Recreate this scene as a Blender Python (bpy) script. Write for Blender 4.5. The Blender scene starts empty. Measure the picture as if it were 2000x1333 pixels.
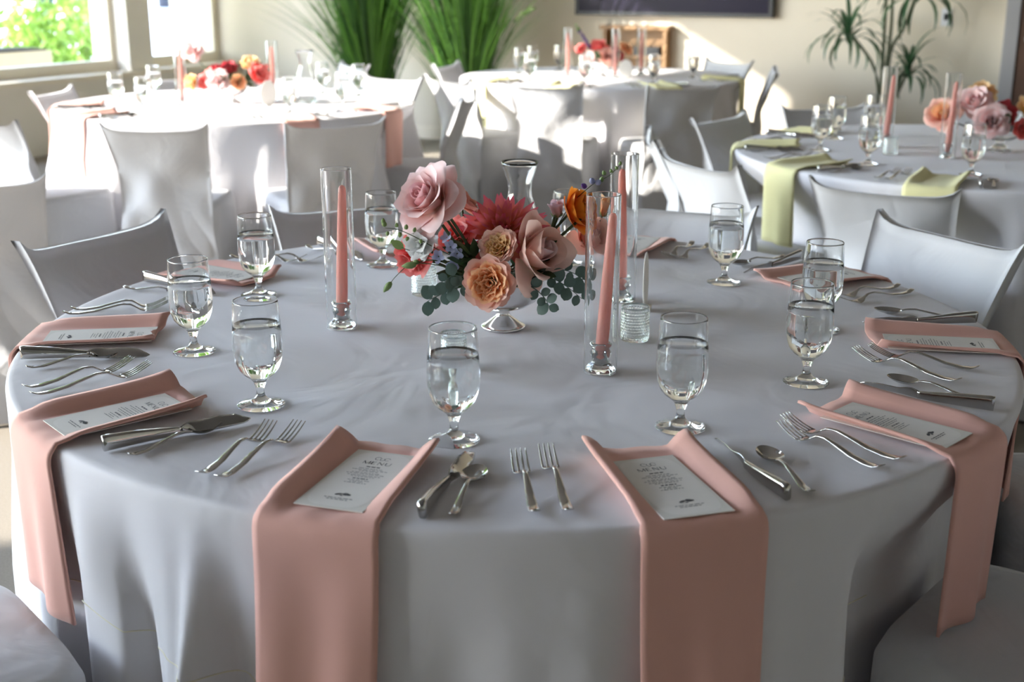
import bpy, bmesh, math, random
from mathutils import Vector, Matrix, noise
random.seed(7)
S = bpy.context.scene
COL = S.collection
sin, cos, pi, rad = math.sin, math.cos, math.pi, math.radians

# ------------------------------------------------------------------ camera, sky, sun, exposure
CAM_H = 1.426
cam_d = bpy.data.cameras.new('camera'); cam = bpy.data.objects.new('camera', cam_d); COL.objects.link(cam)
cam.location = (0, 0, CAM_H); cam.rotation_euler = (rad(90 - 16.468), 0, 0)
cam_d.sensor_width = 36.0; cam_d.lens = 2450 / 2000 * 36.0
cam_d.clip_start = .05; cam_d.clip_end = 200
cam_d.dof.use_dof = True; cam_d.dof.focus_distance = 2.15; cam_d.dof.aperture_fstop = 4.5
S.camera = cam

TH = rad(28)                                   # the room is turned 28 degrees to the view
AX = Vector((sin(TH), cos(TH), 0))             # along the window wall, towards the far corner
NX = Vector((cos(TH), -sin(TH), 0))            # from the window wall into the room
CORNER = Vector((-2.64, 12.16, 0))
def room(n, s, z=0.0):                         # n metres from the window wall, s metres from the back wall
    return CORNER + NX * n - AX * s + Vector((0, 0, z))
SUN_DIR = (NX + AX * .85 + Vector((0, 0, -.56))).normalized()

world = bpy.data.worlds.new('sky'); S.world = world; world.use_nodes = True
nt = world.node_tree; nt.nodes.clear()
sky = nt.nodes.new('ShaderNodeTexSky'); sky.sky_type = 'NISHITA'; sky.sun_disc = False
sky.sun_elevation = rad(32); sky.sun_rotation = math.atan2(-SUN_DIR.x, -SUN_DIR.y); sky.air_density = 1.0; sky.dust_density = .3; sky.ozone_density = 2.0
hs = nt.nodes.new('ShaderNodeHueSaturation'); hs.inputs['Saturation'].default_value = .68
bg = nt.nodes.new('ShaderNodeBackground'); bg.inputs['Strength'].default_value = .95
wo = nt.nodes.new('ShaderNodeOutputWorld')
nt.links.new(sky.outputs[0], hs.inputs['Color']); nt.links.new(hs.outputs[0], bg.inputs[0]); nt.links.new(bg.outputs[0], wo.inputs[0])

sun_l = bpy.data.lights.new('sun', 'SUN'); sun_l.energy = 7.5; sun_l.angle = rad(.7); sun_l.color = (1, .94, .84)
sun = bpy.data.objects.new('sun', sun_l); COL.objects.link(sun)
sun.rotation_euler = SUN_DIR.to_track_quat('-Z', 'Y').to_euler(); sun.location = (-8, 4, 8)

vs = S.view_settings
vs.view_transform = 'Standard'; vs.look = 'None'; vs.gamma = 1; vs.use_curve_mapping = False; vs.exposure = 1.38
S.cycles.use_denoising = True
S.cycles.max_bounces = 20; S.cycles.transmission_bounces = 18; S.cycles.diffuse_bounces = 5; S.cycles.glossy_bounces = 8
S.cycles.transparent_max_bounces = 24; S.cycles.sample_clamp_indirect = 8.0; S.cycles.blur_glossy = .6

# ------------------------------------------------------------------ helpers
def link(o, parent=None):
    COL.objects.link(o)
    if parent is not None: o.parent = parent
    return o
def mk(name, verts, faces, mat=None, parent=None, smooth=True, attr=None):
    me = bpy.data.meshes.new(name); me.from_pydata([tuple(v) for v in verts], [], faces); me.update()
    if smooth: me.polygons.foreach_set('use_smooth', [True] * len(me.polygons))
    if attr is not None:
        a = me.attributes.new('pt', 'FLOAT', 'POINT'); a.data.foreach_set('value', attr)
    if mat: me.materials.append(mat)
    return link(bpy.data.objects.new(name, me), parent)
def from_mesh(name, me, parent=None, mat=None):
    o = bpy.data.objects.new(name, me)
    if mat is not None:
        o.material_slots[0].link = 'OBJECT'; o.material_slots[0].material = mat
    return link(o, parent)
def empty(name, loc=(0, 0, 0), rot=None):
    o = bpy.data.objects.new(name, None); o.empty_display_size = .02; COL.objects.link(o); o.location = loc
    if rot is not None:
        o.rotation_mode = 'QUATERNION'; o.rotation_quaternion = rot
    return o
def tag(o, label=None, cat=None, group=None, kind=None):
    if label: o['label'] = label
    if cat: o['category'] = cat
    if group: o['group'] = group
    if kind: o['kind'] = kind
    return o
def copy_tree(o, parent=None):
    c = o.copy(); COL.objects.link(c); c.parent = parent
    for ch in list(o.children): copy_tree(ch, c)
    return c
class MB:
    """collects shapes into one mesh"""
    def __init__(s): s.v = []; s.f = []; s.a = []
    def add(s, v, f, a=None):
        k = len(s.v); s.v += [tuple(p) for p in v]; s.f += [tuple(i + k for i in q) for q in f]
        s.a += list(a) if a is not None else [0.0] * len(v)
        return s
    def box(s, c, d, rz=0.0, m=None):
        cx, cy, cz = c; x, y, z = d[0] / 2, d[1] / 2, d[2] / 2; vv = []
        for i in (-1, 1):
            for j in (-1, 1):
                for k in (-1, 1):
                    px, py = i * x, j * y
                    vv.append((cx + px * cos(rz) - py * sin(rz), cy + px * sin(rz) + py * cos(rz), cz + k * z))
        if m is not None: vv = [m @ Vector(p) for p in vv]
        return s.add(vv, [(0, 1, 3, 2), (4, 6, 7, 5), (0, 4, 5, 1), (2, 3, 7, 6), (0, 2, 6, 4), (1, 5, 7, 3)])
    def build(s, name, mat, parent=None, smooth=False, attr=False):
        return mk(name, s.v, s.f, mat, parent, smooth, s.a if attr else None)
def lathe(prof, seg=40, close=False):
    v = []; f = []; n = len(prof)
    for i in range(seg):
        a = 2 * pi * i / seg
        for r, z in prof: v.append((r * cos(a), r * sin(a), z))
    for i in range(seg):
        j = (i + 1) % seg
        for k in range(n - 1 if not close else n):
            m = (k + 1) % n
            f.append((i * n + k, j * n + k, j * n + m, i * n + m))
    return v, f
def grid(nu, nv, fn, closed_u=False):
    v = []; f = []
    for i in range(nu):
        for j in range(nv):
            v.append(fn(i / (nu if closed_u else nu - 1), j / (nv - 1)))
    for i in range(nu if closed_u else nu - 1):
        k = (i + 1) % nu
        for j in range(nv - 1):
            f.append((i * nv + j, k * nv + j, k * nv + j + 1, i * nv + j + 1))
    return v, f
def smooth01(x):
    x = max(0.0, min(1.0, x)); return x * x * (3 - 2 * x)
def lerp_tab(tab, x):
    if x <= tab[0][0]: return tab[0][1:]
    for a, b in zip(tab, tab[1:]):
        if x <= b[0]:
            t = (x - a[0]) / (b[0] - a[0]); t = t * t * (3 - 2 * t)
            return tuple(p + (q - p) * t for p, q in zip(a[1:], b[1:]))
    return tab[-1][1:]
def tube(path, seg=8, power=1.0):
    """path: list of (point, hw, hh, roll); elliptical section in the plane normal to the tangent"""
    v = []; f = []; n = len(path)
    pts = [Vector(p[0]) for p in path]
    for i, (p, hw, hh, roll) in enumerate(path):
        t = (pts[min(i + 1, n - 1)] - pts[max(i - 1, 0)]).normalized()
        up = Vector((0, 0, 1)) if abs(t.z) < .93 else Vector((0, 1, 0))
        sd = up.cross(t).normalized(); uu = t.cross(sd)
        sd, uu = sd * cos(roll) + uu * sin(roll), uu * cos(roll) - sd * sin(roll)
        for k in range(seg):
            a = 2 * pi * k / seg; ca, sa = cos(a), sin(a)
            ca = math.copysign(abs(ca) ** power, ca); sa = math.copysign(abs(sa) ** power, sa)
            v.append(pts[i] + sd * (hw * ca) + uu * (hh * sa))
    for i in range(n - 1):
        for k in range(seg):
            m = (k + 1) % seg
            f.append((i * seg + k, i * seg + m, (i + 1) * seg + m, (i + 1) * seg + k))
    f.append(tuple(range(seg - 1, -1, -1))); f.append(tuple((n - 1) * seg + k for k in range(seg)))
    return v, f
def stem_path(pts, r0, r1, n=14):
    """Catmull-Rom through pts"""
    P = [Vector(p) for p in pts]; P = [P[0] * 2 - P[1]] + P + [P[-1] * 2 - P[-2]]; out = []
    segs = len(P) - 3
    for i in range(n + 1):
        u = i / n * segs; k = min(int(u), segs - 1); t = u - k
        a, b, c, d = P[k:k + 4]
        q = .5 * ((2 * b) + (c - a) * t + (2 * a - 5 * b + 4 * c - d) * t * t + (3 * b - a - 3 * c + d) * t ** 3)
        r = r0 + (r1 - r0) * i / n; out.append((q, r, r, 0))
    return out

# ------------------------------------------------------------------ materials
MATS = {}
def newmat(name):
    m = bpy.data.materials.new(name); m.use_nodes = True; m.node_tree.nodes.clear(); MATS[name] = m
    return m, m.node_tree.nodes, m.node_tree.links
def principled(name, col, rough=.6, metal=0.0, noise_scale=None, noise_amt=.06, bump=None, bump_scale=200., sheen=0.0, spec=.5, coords='Object', trans=0.0):
    m, N, L = newmat(name)
    out = N.new('ShaderNodeOutputMaterial'); b = N.new('ShaderNodeBsdfPrincipled')
    b.inputs['Base Color'].default_value = (*col, 1); b.inputs['Roughness'].default_value = rough; b.inputs['Metallic'].default_value = metal
    b.inputs['Specular IOR Level'].default_value = spec
    if sheen: b.inputs['Sheen Weight'].default_value = sheen
    tc = N.new('ShaderNodeTexCoord')
    if noise_scale:
        n = N.new('ShaderNodeTexNoise'); n.inputs['Scale'].default_value = noise_scale; n.inputs['Detail'].default_value = 4
        mx = N.new('ShaderNodeMixRGB'); mx.blend_type = 'MULTIPLY'; mx.inputs['Fac'].default_value = 1
        rp = N.new('ShaderNodeMapRange'); rp.inputs['To Min'].default_value = 1 - noise_amt; rp.inputs['To Max'].default_value = 1 + noise_amt
        L.new(tc.outputs[coords], n.inputs['Vector']); L.new(n.outputs['Fac'], rp.inputs['Value'])
        mx.inputs['Color1'].default_value = (*col, 1); L.new(rp.outputs[0], mx.inputs['Color2']); L.new(mx.outputs[0], b.inputs['Base Color'])
    if bump:
        n2 = N.new('ShaderNodeTexNoise'); n2.inputs['Scale'].default_value = bump_scale; n2.inputs['Detail'].default_value = 5
        bp = N.new('ShaderNodeBump'); bp.inputs['Strength'].default_value = bump; bp.inputs['Distance'].default_value = .01
        L.new(tc.outputs[coords], n2.inputs['Vector']); L.new(n2.outputs['Fac'], bp.inputs['Height']); L.new(bp.outputs[0], b.inputs['Normal'])
    if trans:
        t = N.new('ShaderNodeBsdfTranslucent'); t.inputs['Color'].default_value = (*[min(1, c * 1.05) for c in col], 1)
        mix = N.new('ShaderNodeMixShader'); mix.inputs[0].default_value = trans
        L.new(b.outputs[0], mix.inputs[1]); L.new(t.outputs[0], mix.inputs[2]); L.new(mix.outputs[0], out.inputs[0])
    else:
        L.new(b.outputs[0], out.inputs[0])
    return m
def fabric(name, col, weave=900., wrinkle=6., wamt=.25, trans=0.0, wdist=.012):
    """woven cloth: fine weave relief plus soft creases"""
    m, N, L = newmat(name)
    out = N.new('ShaderNodeOutputMaterial'); b = N.new('ShaderNodeBsdfPrincipled'); b.inputs['Roughness'].default_value = .85
    b.inputs['Sheen Weight'].default_value = .15; b.inputs['Specular IOR Level'].default_value = .25
    b.inputs['Base Color'].default_value = (*col, 1)
    tc = N.new('ShaderNodeTexCoord')
    n1 = N.new('ShaderNodeTexNoise'); n1.inputs['Scale'].default_value = wrinkle; n1.inputs['Detail'].default_value = 3; n1.inputs['Distortion'].default_value = 1.2
    b1 = N.new('ShaderNodeBump'); b1.inputs['Strength'].default_value = wamt; b1.inputs['Distance'].default_value = wdist
    n2 = N.new('ShaderNodeTexNoise'); n2.inputs['Scale'].default_value = weave; n2.inputs['Detail'].default_value = 1
    b2 = N.new('ShaderNodeBump'); b2.inputs['Strength'].default_value = .12; b2.inputs['Distance'].default_value = .001
    L.new(tc.outputs['Object'], n1.inputs['Vector']); L.new(tc.outputs['Object'], n2.inputs['Vector'])
    L.new(n1.outputs['Fac'], b1.inputs['Height']); L.new(n2.outputs['Fac'], b2.inputs['Height'])
    L.new(b1.outputs[0], b2.inputs['Normal']); L.new(b2.outputs[0], b.inputs['Normal'])
    if trans:
        t = N.new('ShaderNodeBsdfTranslucent'); t.inputs['Color'].default_value = (*col, 1)
        mix = N.new('ShaderNodeMixShader'); mix.inputs[0].default_value = trans
        L.new(b.outputs[0], mix.inputs[1]); L.new(t.outputs[0], mix.inputs[2]); L.new(mix.outputs[0], out.inputs[0])
    else: L.new(b.outputs[0], out.inputs[0])
    return m
def glass(name, ior=1.5, col=(1, 1, 1), rough=0.0):
    m, N, L = newmat(name)
    out = N.new('ShaderNodeOutputMaterial'); g = N.new('ShaderNodeBsdfGlass'); g.inputs['IOR'].default_value = ior
    g.inputs['Color'].default_value = (*col, 1); g.inputs['Roughness'].default_value = rough
    L.new(g.outputs[0], out.inputs[0]); return m
def petal_mat(name, base, mid, tip, trans=.3, edge=.75):
    m, N, L = newmat(name)
    out = N.new('ShaderNodeOutputMaterial'); d = N.new('ShaderNodeBsdfPrincipled'); d.inputs['Roughness'].default_value = .55
    d.inputs['Specular IOR Level'].default_value = .3; d.inputs['Sheen Weight'].default_value = .2
    t = N.new('ShaderNodeBsdfTranslucent'); mix = N.new('ShaderNodeMixShader'); mix.inputs[0].default_value = trans
    at = N.new('ShaderNodeAttribute'); at.attribute_name = 'pt'
    r = N.new('ShaderNodeValToRGB'); r.color_ramp.elements[0].color = (*base, 1); r.color_ramp.elements[1].color = (*tip, 1)
    e = r.color_ramp.elements.new(.5); e.color = (*mid, 1); r.color_ramp.elements[2].position = 1.0
    tc = N.new('ShaderNodeTexCoord'); n = N.new('ShaderNodeTexNoise'); n.inputs['Scale'].default_value = 90; n.inputs['Detail'].default_value = 3
    ad = N.new('ShaderNodeMath'); ad.operation = 'MULTIPLY_ADD'; ad.inputs[1].default_value = .25; 
    sb = N.new('ShaderNodeMath'); sb.operation = 'SUBTRACT'; sb.inputs[1].default_value = .125
    L.new(tc.outputs['Object'], n.inputs['Vector']); L.new(n.outputs['Fac'], ad.inputs[0]); L.new(at.outputs['Fac'], ad.inputs[2])
    L.new(ad.outputs[0], sb.inputs[0]); L.new(sb.outputs[0], r.inputs[0])
    L.new(r.outputs[0], d.inputs['Base Color']); L.new(r.outputs[0], t.inputs['Color'])
    L.new(d.outputs[0], mix.inputs[1]); L.new(t.outputs[0], mix.inputs[2]); L.new(mix.outputs[0], out.inputs[0])
    return m

cloth_m = fabric('white_tablecloth', (.745, .728, .752), wrinkle=4.2, wamt=.5, trans=.0)
cover_m = fabric('white_chair_cover', (.60, .60, .615), wrinkle=6, wamt=.7, trans=.04)
pink_m = fabric('coral_napkin', (.79, .45, .375), weave=1300, wrinkle=11, wamt=.12)
yellow_m = fabric('yellow_napkin', (.82, .77, .42), weave=1300, wrinkle=11, wamt=.12)
seam_m = principled('cream_thread', (.80, .76, .60), .8)
glass_m = glass('clear_glass', 1.5, (.985, .99, .99))
thick_m = glass('thick_glass', 1.5, (.97, .985, .985))
water_m = glass('water', 1.333, (.985, .99, .99))
silver_m = principled('polished_silver', (.50, .49, .475), .06, 1.0, noise_scale=30, noise_amt=.03)
compote_m = principled('silver_bowl', (.80, .80, .80), .16, 1.0, noise_scale=14, noise_amt=.05)
wax_m = principled('coral_wax', (.95, .49, .41), .35, bump=.05, bump_scale=60, trans=.35)
wick_m = principled('white_wick', (.85, .82, .76), .9)
card_m = principled('cream_card', (.80, .77, .71), .8, noise_scale=60, noise_amt=.02)
card2_m = principled('ivory_card_panel', (.86, .83, .78), .8, noise_scale=60, noise_amt=.02)
ink_m = principled('grey_ink', (.10, .10, .105), .8)
wall_m = principled('beige_wall', (.74, .665, .545), .85, noise_scale=3, noise_amt=.025, bump=.08, bump_scale=120)
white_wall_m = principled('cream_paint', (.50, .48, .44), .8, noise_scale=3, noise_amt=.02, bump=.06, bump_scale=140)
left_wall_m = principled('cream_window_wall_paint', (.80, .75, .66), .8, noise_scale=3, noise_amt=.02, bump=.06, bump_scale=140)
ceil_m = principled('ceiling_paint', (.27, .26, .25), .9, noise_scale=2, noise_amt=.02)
frame_m = principled('window_frame_paint', (.80, .72, .58), .45, noise_scale=8, noise_amt=.03)
floor_m = principled('carpet', (.30, .265, .22), .95, noise_scale=180, noise_amt=.25, bump=.4, bump_scale=500)
wood_m = principled('dark_wood_door', (.10, .045, .025), .4, noise_scale=12, noise_amt=.3)
oak_m = principled('oak_shelf', (.30, .17, .075), .5, noise_scale=14, noise_amt=.2)
metal_m = principled('grey_metal', (.42, .42, .44), .35, 1.0)
black_m = principled('black_plastic', (.02, .02, .024), .35)
screen_m = principled('dark_screen', (.022, .019, .036), .25, noise_scale=2, noise_amt=.05, spec=.1)
plate_m = principled('white_plastic', (.75, .76, .78), .5)
stem_m = principled('green_stem', (.055, .085, .03), .5, noise_scale=40, noise_amt=.25)
leaf_m = principled('dark_leaf', (.035, .075, .028), .42, noise_scale=60, noise_amt=.3, trans=.2)
euca_m = principled('eucalyptus_leaf', (.12, .19, .165), .55, noise_scale=60, noise_amt=.2, trans=.15)
lightgreen_m = principled('young_green', (.25, .36, .13), .5, noise_scale=60, noise_amt=.2, trans=.2)
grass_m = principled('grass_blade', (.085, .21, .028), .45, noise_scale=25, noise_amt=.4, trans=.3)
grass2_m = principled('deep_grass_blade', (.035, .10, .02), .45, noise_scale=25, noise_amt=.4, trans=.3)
dracaena_m = principled('dracaena_leaf', (.045, .115, .05), .4, noise_scale=20, noise_amt=.35, trans=.15)
bark_m = principled('grey_cane', (.16, .15, .10), .8, noise_scale=50, noise_amt=.3)
cane_m = principled('dark_cane', (.07, .08, .045), .8, noise_scale=50, noise_amt=.3)
pot_m = principled('dark_pot', (.09, .07, .055), .6)
bush_m = principled('bush_leaf', (.30, .46, .09), .5, noise_scale=6, noise_amt=.45, trans=.35)
ground_m = principled('outside_paving', (.52, .50, .46), .9, noise_scale=5, noise_amt=.1)
planter_m = principled('pale_planter', (.62, .56, .42), .8, noise_scale=9, noise_amt=.08)
lake_m = principled('lake_water', (.42, .47, .55), .3, noise_scale=.4, noise_amt=.2)
post_m = principled('dark_post', (.03, .035, .05), .6)
soil_m = principled('soil', (.05, .035, .025), .95)

m, N, L = newmat('window_glass')
_o = N.new('ShaderNodeOutputMaterial'); _t = N.new('ShaderNodeBsdfTransparent'); _g = N.new('ShaderNodeBsdfGlossy'); _g.inputs['Roughness'].default_value = .02
_l = N.new('ShaderNodeLayerWeight'); _p = N.new('ShaderNodeMath'); _p.operation = 'POWER'; _p.inputs[1].default_value = 5; _f = N.new('ShaderNodeMath'); _f.operation = 'MULTIPLY_ADD'; _f.inputs[1].default_value = .7; _f.inputs[2].default_value = .03; _x = N.new('ShaderNodeMixShader')
L.new(_l.outputs['Facing'], _p.inputs[0]); L.new(_p.outputs[0], _f.inputs[0]); L.new(_f.outputs[0], _x.inputs[0]); L.new(_t.outputs[0], _x.inputs[1]); L.new(_g.outputs[0], _x.inputs[2]); L.new(_x.outputs[0], _o.inputs[0])
pane_m = m

# ------------------------------------------------------------------ room shell
HEADER, SILL, CEIL, WT = 3.74, .60, 4.15, .42
ROOM_S, ROOM_N = 17.5, 13.0
RZ = -TH                                        # box x axis along NX
def rbox(mb, n0, n1, s0, s1, z0, z1):
    c = room((n0 + n1) / 2, (s0 + s1) / 2, (z0 + z1) / 2)
    mb.box(c, (abs(n1 - n0), abs(s1 - s0), z1 - z0), RZ); return mb
def structure(name, mb, mat, parent=None, **k):
    o = mb.build(name, mat, parent)
    if parent is None: tag(o, kind='structure', **k)
    return o
structure('floor', rbox(MB(), -.3, ROOM_N, 0, ROOM_S, -.1, 0), floor_m, label='tan carpeted floor under the tables')
structure('ceiling', rbox(MB(), -.75, ROOM_N, 0, ROOM_S, CEIL, CEIL + .1), ceil_m, label='pale ceiling above the dining room')
structure('wall_back', rbox(MB(), -.75, ROOM_N, -.2, 0, 0, CEIL), wall_m, label='plain beige wall at the far end')
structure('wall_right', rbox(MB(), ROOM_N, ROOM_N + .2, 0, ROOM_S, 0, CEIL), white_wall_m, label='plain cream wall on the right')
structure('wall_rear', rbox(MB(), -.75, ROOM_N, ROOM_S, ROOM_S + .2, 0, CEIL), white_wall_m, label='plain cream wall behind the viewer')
WIN = [(.02, 1.06), (1.34, 4.9), (5.18, 9.2), (9.48, 12.5), (12.78, 15.8)]
mb = MB()
rbox(mb, -WT, 0, 0, ROOM_S, 0, SILL - .04)
rbox(mb, -WT, 0, 0, ROOM_S, HEADER, CEIL)
edges = [1.06, 1.34, 4.9, 5.18, 9.2, 9.48, 12.5, 12.78, 15.8, ROOM_S]
for a, b in zip(edges[0::2], edges[1::2]): rbox(mb, -WT, 0, a, b, SILL - .04, HEADER)
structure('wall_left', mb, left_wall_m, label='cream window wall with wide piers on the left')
structure('trim_1', rbox(MB(), -.36, .07, 0, ROOM_S, SILL - .04, SILL), frame_m, label='pale window sill running along the left wall')
structure('baseboard_back', rbox(MB(), 0, ROOM_N, 0, .015, 0, .11), frame_m, label='low pale baseboard along the back wall')
for i, (a, b) in enumerate(WIN):
    mb = MB(); fw = .055; n0, n1 = -.24, -.16
    rbox(mb, n0, n1, a, b, SILL, SILL + .09); rbox(mb, n0, n1, a, b, HEADER - fw, HEADER)
    rbox(mb, n0, n1, a, a + fw, SILL + .09, HEADER - fw); rbox(mb, n0, n1, b - fw, b, SILL + .09, HEADER - fw)
    w = structure('window_%d' % (i + 1), mb, frame_m, label=['narrow window beside the far corner', 'wide window above the sill with bushes outside', 'third window along the left wall', 'fourth window along the left wall', 'last window along the left wall'][i])
    structure('pane', rbox(MB(), -.203, -.197, a + fw, b - fw, SILL + .09, HEADER - fw), pane_m, w)
    pl = bpy.data.lights.new('window_portal', 'AREA'); pl.shape = 'RECTANGLE'; pl.size = b - a; pl.size_y = HEADER - SILL; pl.cycles.is_portal = True
    po = bpy.data.objects.new('window_portal', pl); COL.objects.link(po)
    po.matrix_world = Matrix.Translation(room(-.02, (a + b) / 2, (SILL + HEADER) / 2)) @ Matrix((AX, Vector((0, 0, 1)), -NX)).transposed().to_4x4()

# door, switch, screen and niche on the back wall
mb = MB(); rbox(mb, 6.86, 6.95, 0, .06, 0, 2.15); rbox(mb, 7.9, 7.99, 0, .06, 0, 2.15); rbox(mb, 6.86, 7.99, 0, .06, 2.15, 2.24)
d = structure('door_1', mb, metal_m, label='dark wooden door in a grey metal frame at right')
structure('door_leaf', rbox(MB(), 6.95, 7.9, .0, .04, .01, 2.15), wood_m, d)
v, f = lathe([(0, 0), (.03, 0), (.03, .006), (.012, .01), (.012, .035), (.026, .045), (.03, .06), (.022, .072), (0, .075)], 20)
k = mk('door_knob', v, f, metal_m, d); k.matrix_world = Matrix.Translation(room(7.03, .04, .98)) @ (-AX).to_track_quat('Z', 'Y').to_matrix().to_4x4()
sw = empty('light_switch', room(6.46, 0, 1.08)); tag(sw, 'small white light switch on the beige wall beside the palm', 'switch')
def local(parent, mb_):
    inv = Matrix.Translation(-parent.location); mb_.v = [tuple(inv @ Vector(p)) for p in mb_.v]; return mb_
local(sw, rbox(MB(), 6.425, 6.495, .002, .012, 1.05, 1.17)).build('plate', plate_m, sw)
local(sw, rbox(MB(), 6.445, 6.475, .012, .022, 1.09, 1.135)).build('rocker', black_m, sw)
tv = empty('wall_screen', room(4.41, .0, 1.09)); tag(tv, 'wide dark screen hung on the back wall', 'screen')
local(tv, rbox(MB(), 3.60, 5.22, .01, .07, 1.085, 2.0)).build('case', black_m, tv)
local(tv, rbox(MB(), 3.63, 5.19, .07, .073, 1.115, 1.97)).build('panel', screen_m, tv)
sh = empty('cabinet', room(4.1, 0, .55)); tag(sh, 'small open oak cabinet below the dark screen', 'cabinet')
for nm, b in (('side_panel', (3.86, 3.89, .0, .1, .55, .98)), ('side_panel', (4.37, 4.40, .0, .1, .55, .98)), ('top', (3.84, 4.42, .0, .12, .98, 1.01)), ('bottom', (3.89, 4.37, .0, .1, .55, .58)), ('shelf', (3.89, 4.37, .0, .09, .76, .78)), ('back_panel', (3.89, 4.37, .0, .01, .58, .98))):
    local(sh, rbox(MB(), *b)).build(nm, oak_m, sh)
lg = MB(); rbox(lg, 3.9, 3.94, .02, .09, 0, .55); rbox(lg, 4.32, 4.36, .02, .09, 0, .55); local(sh, lg).build('stand', oak_m, sh)
bx = empty('media_player', room(4.22, .15, .78)); tag(bx, 'small black device on the oak cabinet shelf', 'electronics')
local(bx, rbox(MB(), 4.12, 4.33, .015, .08, .782, .85)).build('body', black_m, bx)
local(bx, rbox(MB(), 4.15, 4.2, .08, .083, .80, .82)).build('button', metal_m, bx)

# ------------------------------------------------------------------ outside the windows
tag(mk('ground', *grid(2, 2, lambda a, b: room(-.42 - 6 * a, -25 + 55 * b, -.15)), ground_m, smooth=False), 'pale paving outside the windows', 'ground', kind='structure')
tag(mk('water', *grid(2, 2, lambda a, b: room(-6 - 260 * a, -260 + 420 * b, -1.6)), lake_m, smooth=False), 'pale bright water beyond the bushes', 'water', kind='structure')
def leaf_cloud(n, fn, size, seed):
    rnd = random.Random(seed); mb = MB()
    for i in range(n):
        p = fn(rnd); d = Vector((rnd.gauss(0, 1), rnd.gauss(0, 1), rnd.gauss(0, 1))).normalized()
        e = d.orthogonal().normalized(); e.rotate(Matrix.Rotation(rnd.random() * 6.28, 3, d)); g = d.cross(e)
        s = size * rnd.uniform(.6, 1.4)
        mb.add([p - e * s, p + g * s * .45 + d * s * .15, p + e * s, p - g * s * .45 + d * s * .15], [(0, 1, 2, 3)])
    return mb
def bush(n, s, rx, rs, h, cnt, label, seed):
    base = room(n, s, -.15); o = empty('bush', base)
    def pt(r):
        while True:
            x, y, z = r.uniform(-1, 1), r.uniform(-1, 1), r.uniform(0, 1)
            if x * x + y * y + (z * 1.1 - .35) ** 2 < 1: break
        k = .8 + .35 * noise.noise(Vector((x * 2 + seed, y * 2, z * 2)))
        return NX * (x * rx * k) - AX * (y * rs * k) + Vector((0, 0, z * h * k + .1))
    tag(leaf_cloud(cnt, pt, .075, seed).build('foliage', bush_m, o), kind='stuff')
    mb = MB(); rnd = random.Random(seed)
    for i in range(5):
        q = pt(rnd); mb.add(*tube(stem_path([(0, 0, 0), (q.x * .5, q.y * .5, q.z * .6), tuple(q)], .02, .006, 6), 5))
    mb.build('branches', bark_m, o, True)
    return tag(o, label, 'bush', 'bushes outside the windows')
bush(-2.3, 3.2, .8, 1.0, 1.35, 2600, 'bright green bush outside at the left edge of the window', 1)
bush(-2.6, 1.3, .7, .9, 1.75, 2400, 'taller leafy bush outside behind the pale planter', 2)
bush(-3.2, -.9, .8, 1.0, 1.5, 2200, 'leafy bush outside the narrow corner window', 3)
pb = empty('planter_box', room(-1.55, 1.9, -.15)); tag(pb, 'pale planter box outside the wide window', 'planter')
local(pb, rbox(MB(), -1.8, -1.3, 1.0, 2.6, -.15, .72)).build('box', planter_m, pb)
local(pb, rbox(MB(), -1.77, -1.33, 1.03, 2.57, .72, .74)).build('soil', soil_m, pb)
for i, (x, y, r) in enumerate(((-35.8, 110, .95), (-39.5, 110, .7), (-29.3, 110, .7))):
    o = empty('dock_piling', (x, y, -1.6)); v, f = lathe([(0, 0), (r, 0), (r, 4.2), (r * .9, 4.3), (0, 4.35)], 14)
    mk('shaft', v, f, post_m, o); v, f = lathe([(r, 3.0), (r + .08, 3.0), (r + .08, 3.4), (r, 3.4)], 14); mk('collar', v, f, metal_m, o)
    tag(o, ['thick dark dock piling far outside the wide window', 'thinner dark dock piling far outside, left of the thick one', 'dark dock piling far outside the narrow window'][i], 'post')
def tree(n, s, label, seed, rx=.5, rs=.86, zc=3.75, rzz=1.75, cnt=7500):  # out-of-view crowns added to keep sun and sky light off the back wall
    base = room(n, s, -.15); o = empty('added_shade_tree', base); rnd = random.Random(seed)
    def pt(r):
        while True:
            x, y, z = r.uniform(-1, 1), r.uniform(-1, 1), r.uniform(-1, 1)
            if x * x + y * y + z * z < 1: break
        return NX * (x * rx) - AX * (y * rs) + Vector((0, 0, zc + z * rzz))
    tag(leaf_cloud(cnt, pt, .2, seed).build('foliage', bush_m, o), kind='stuff')
    mb = MB(); mb.add(*tube(stem_path([(0, 0, 0), (.05, 0, 1.5), (0, .05, 3.0), (0, 0, 5.2)], .13, .04, 10), 9)); mb.build('trunk', bark_m, o, True)
    return tag(o, label, 'tree')
tree(-2.6, 2.92, 'unseen tree added outside to shade the corner of the back wall', 21)
tree(-2.6, 4.25, 'unseen tree added outside, farther from the corner, to shade the back wall', 22)
tree(-4.6, .5, 'large unseen tree added beyond the narrow corner window to cut sky light', 23, 1.2, 1.7, 4.6, 2.3, 11000)
tree(-5.2, 3.8, 'large unseen tree added beyond the wide window to cut sky light', 24, 1.2, 1.7, 4.6, 2.3, 11000)

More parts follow.
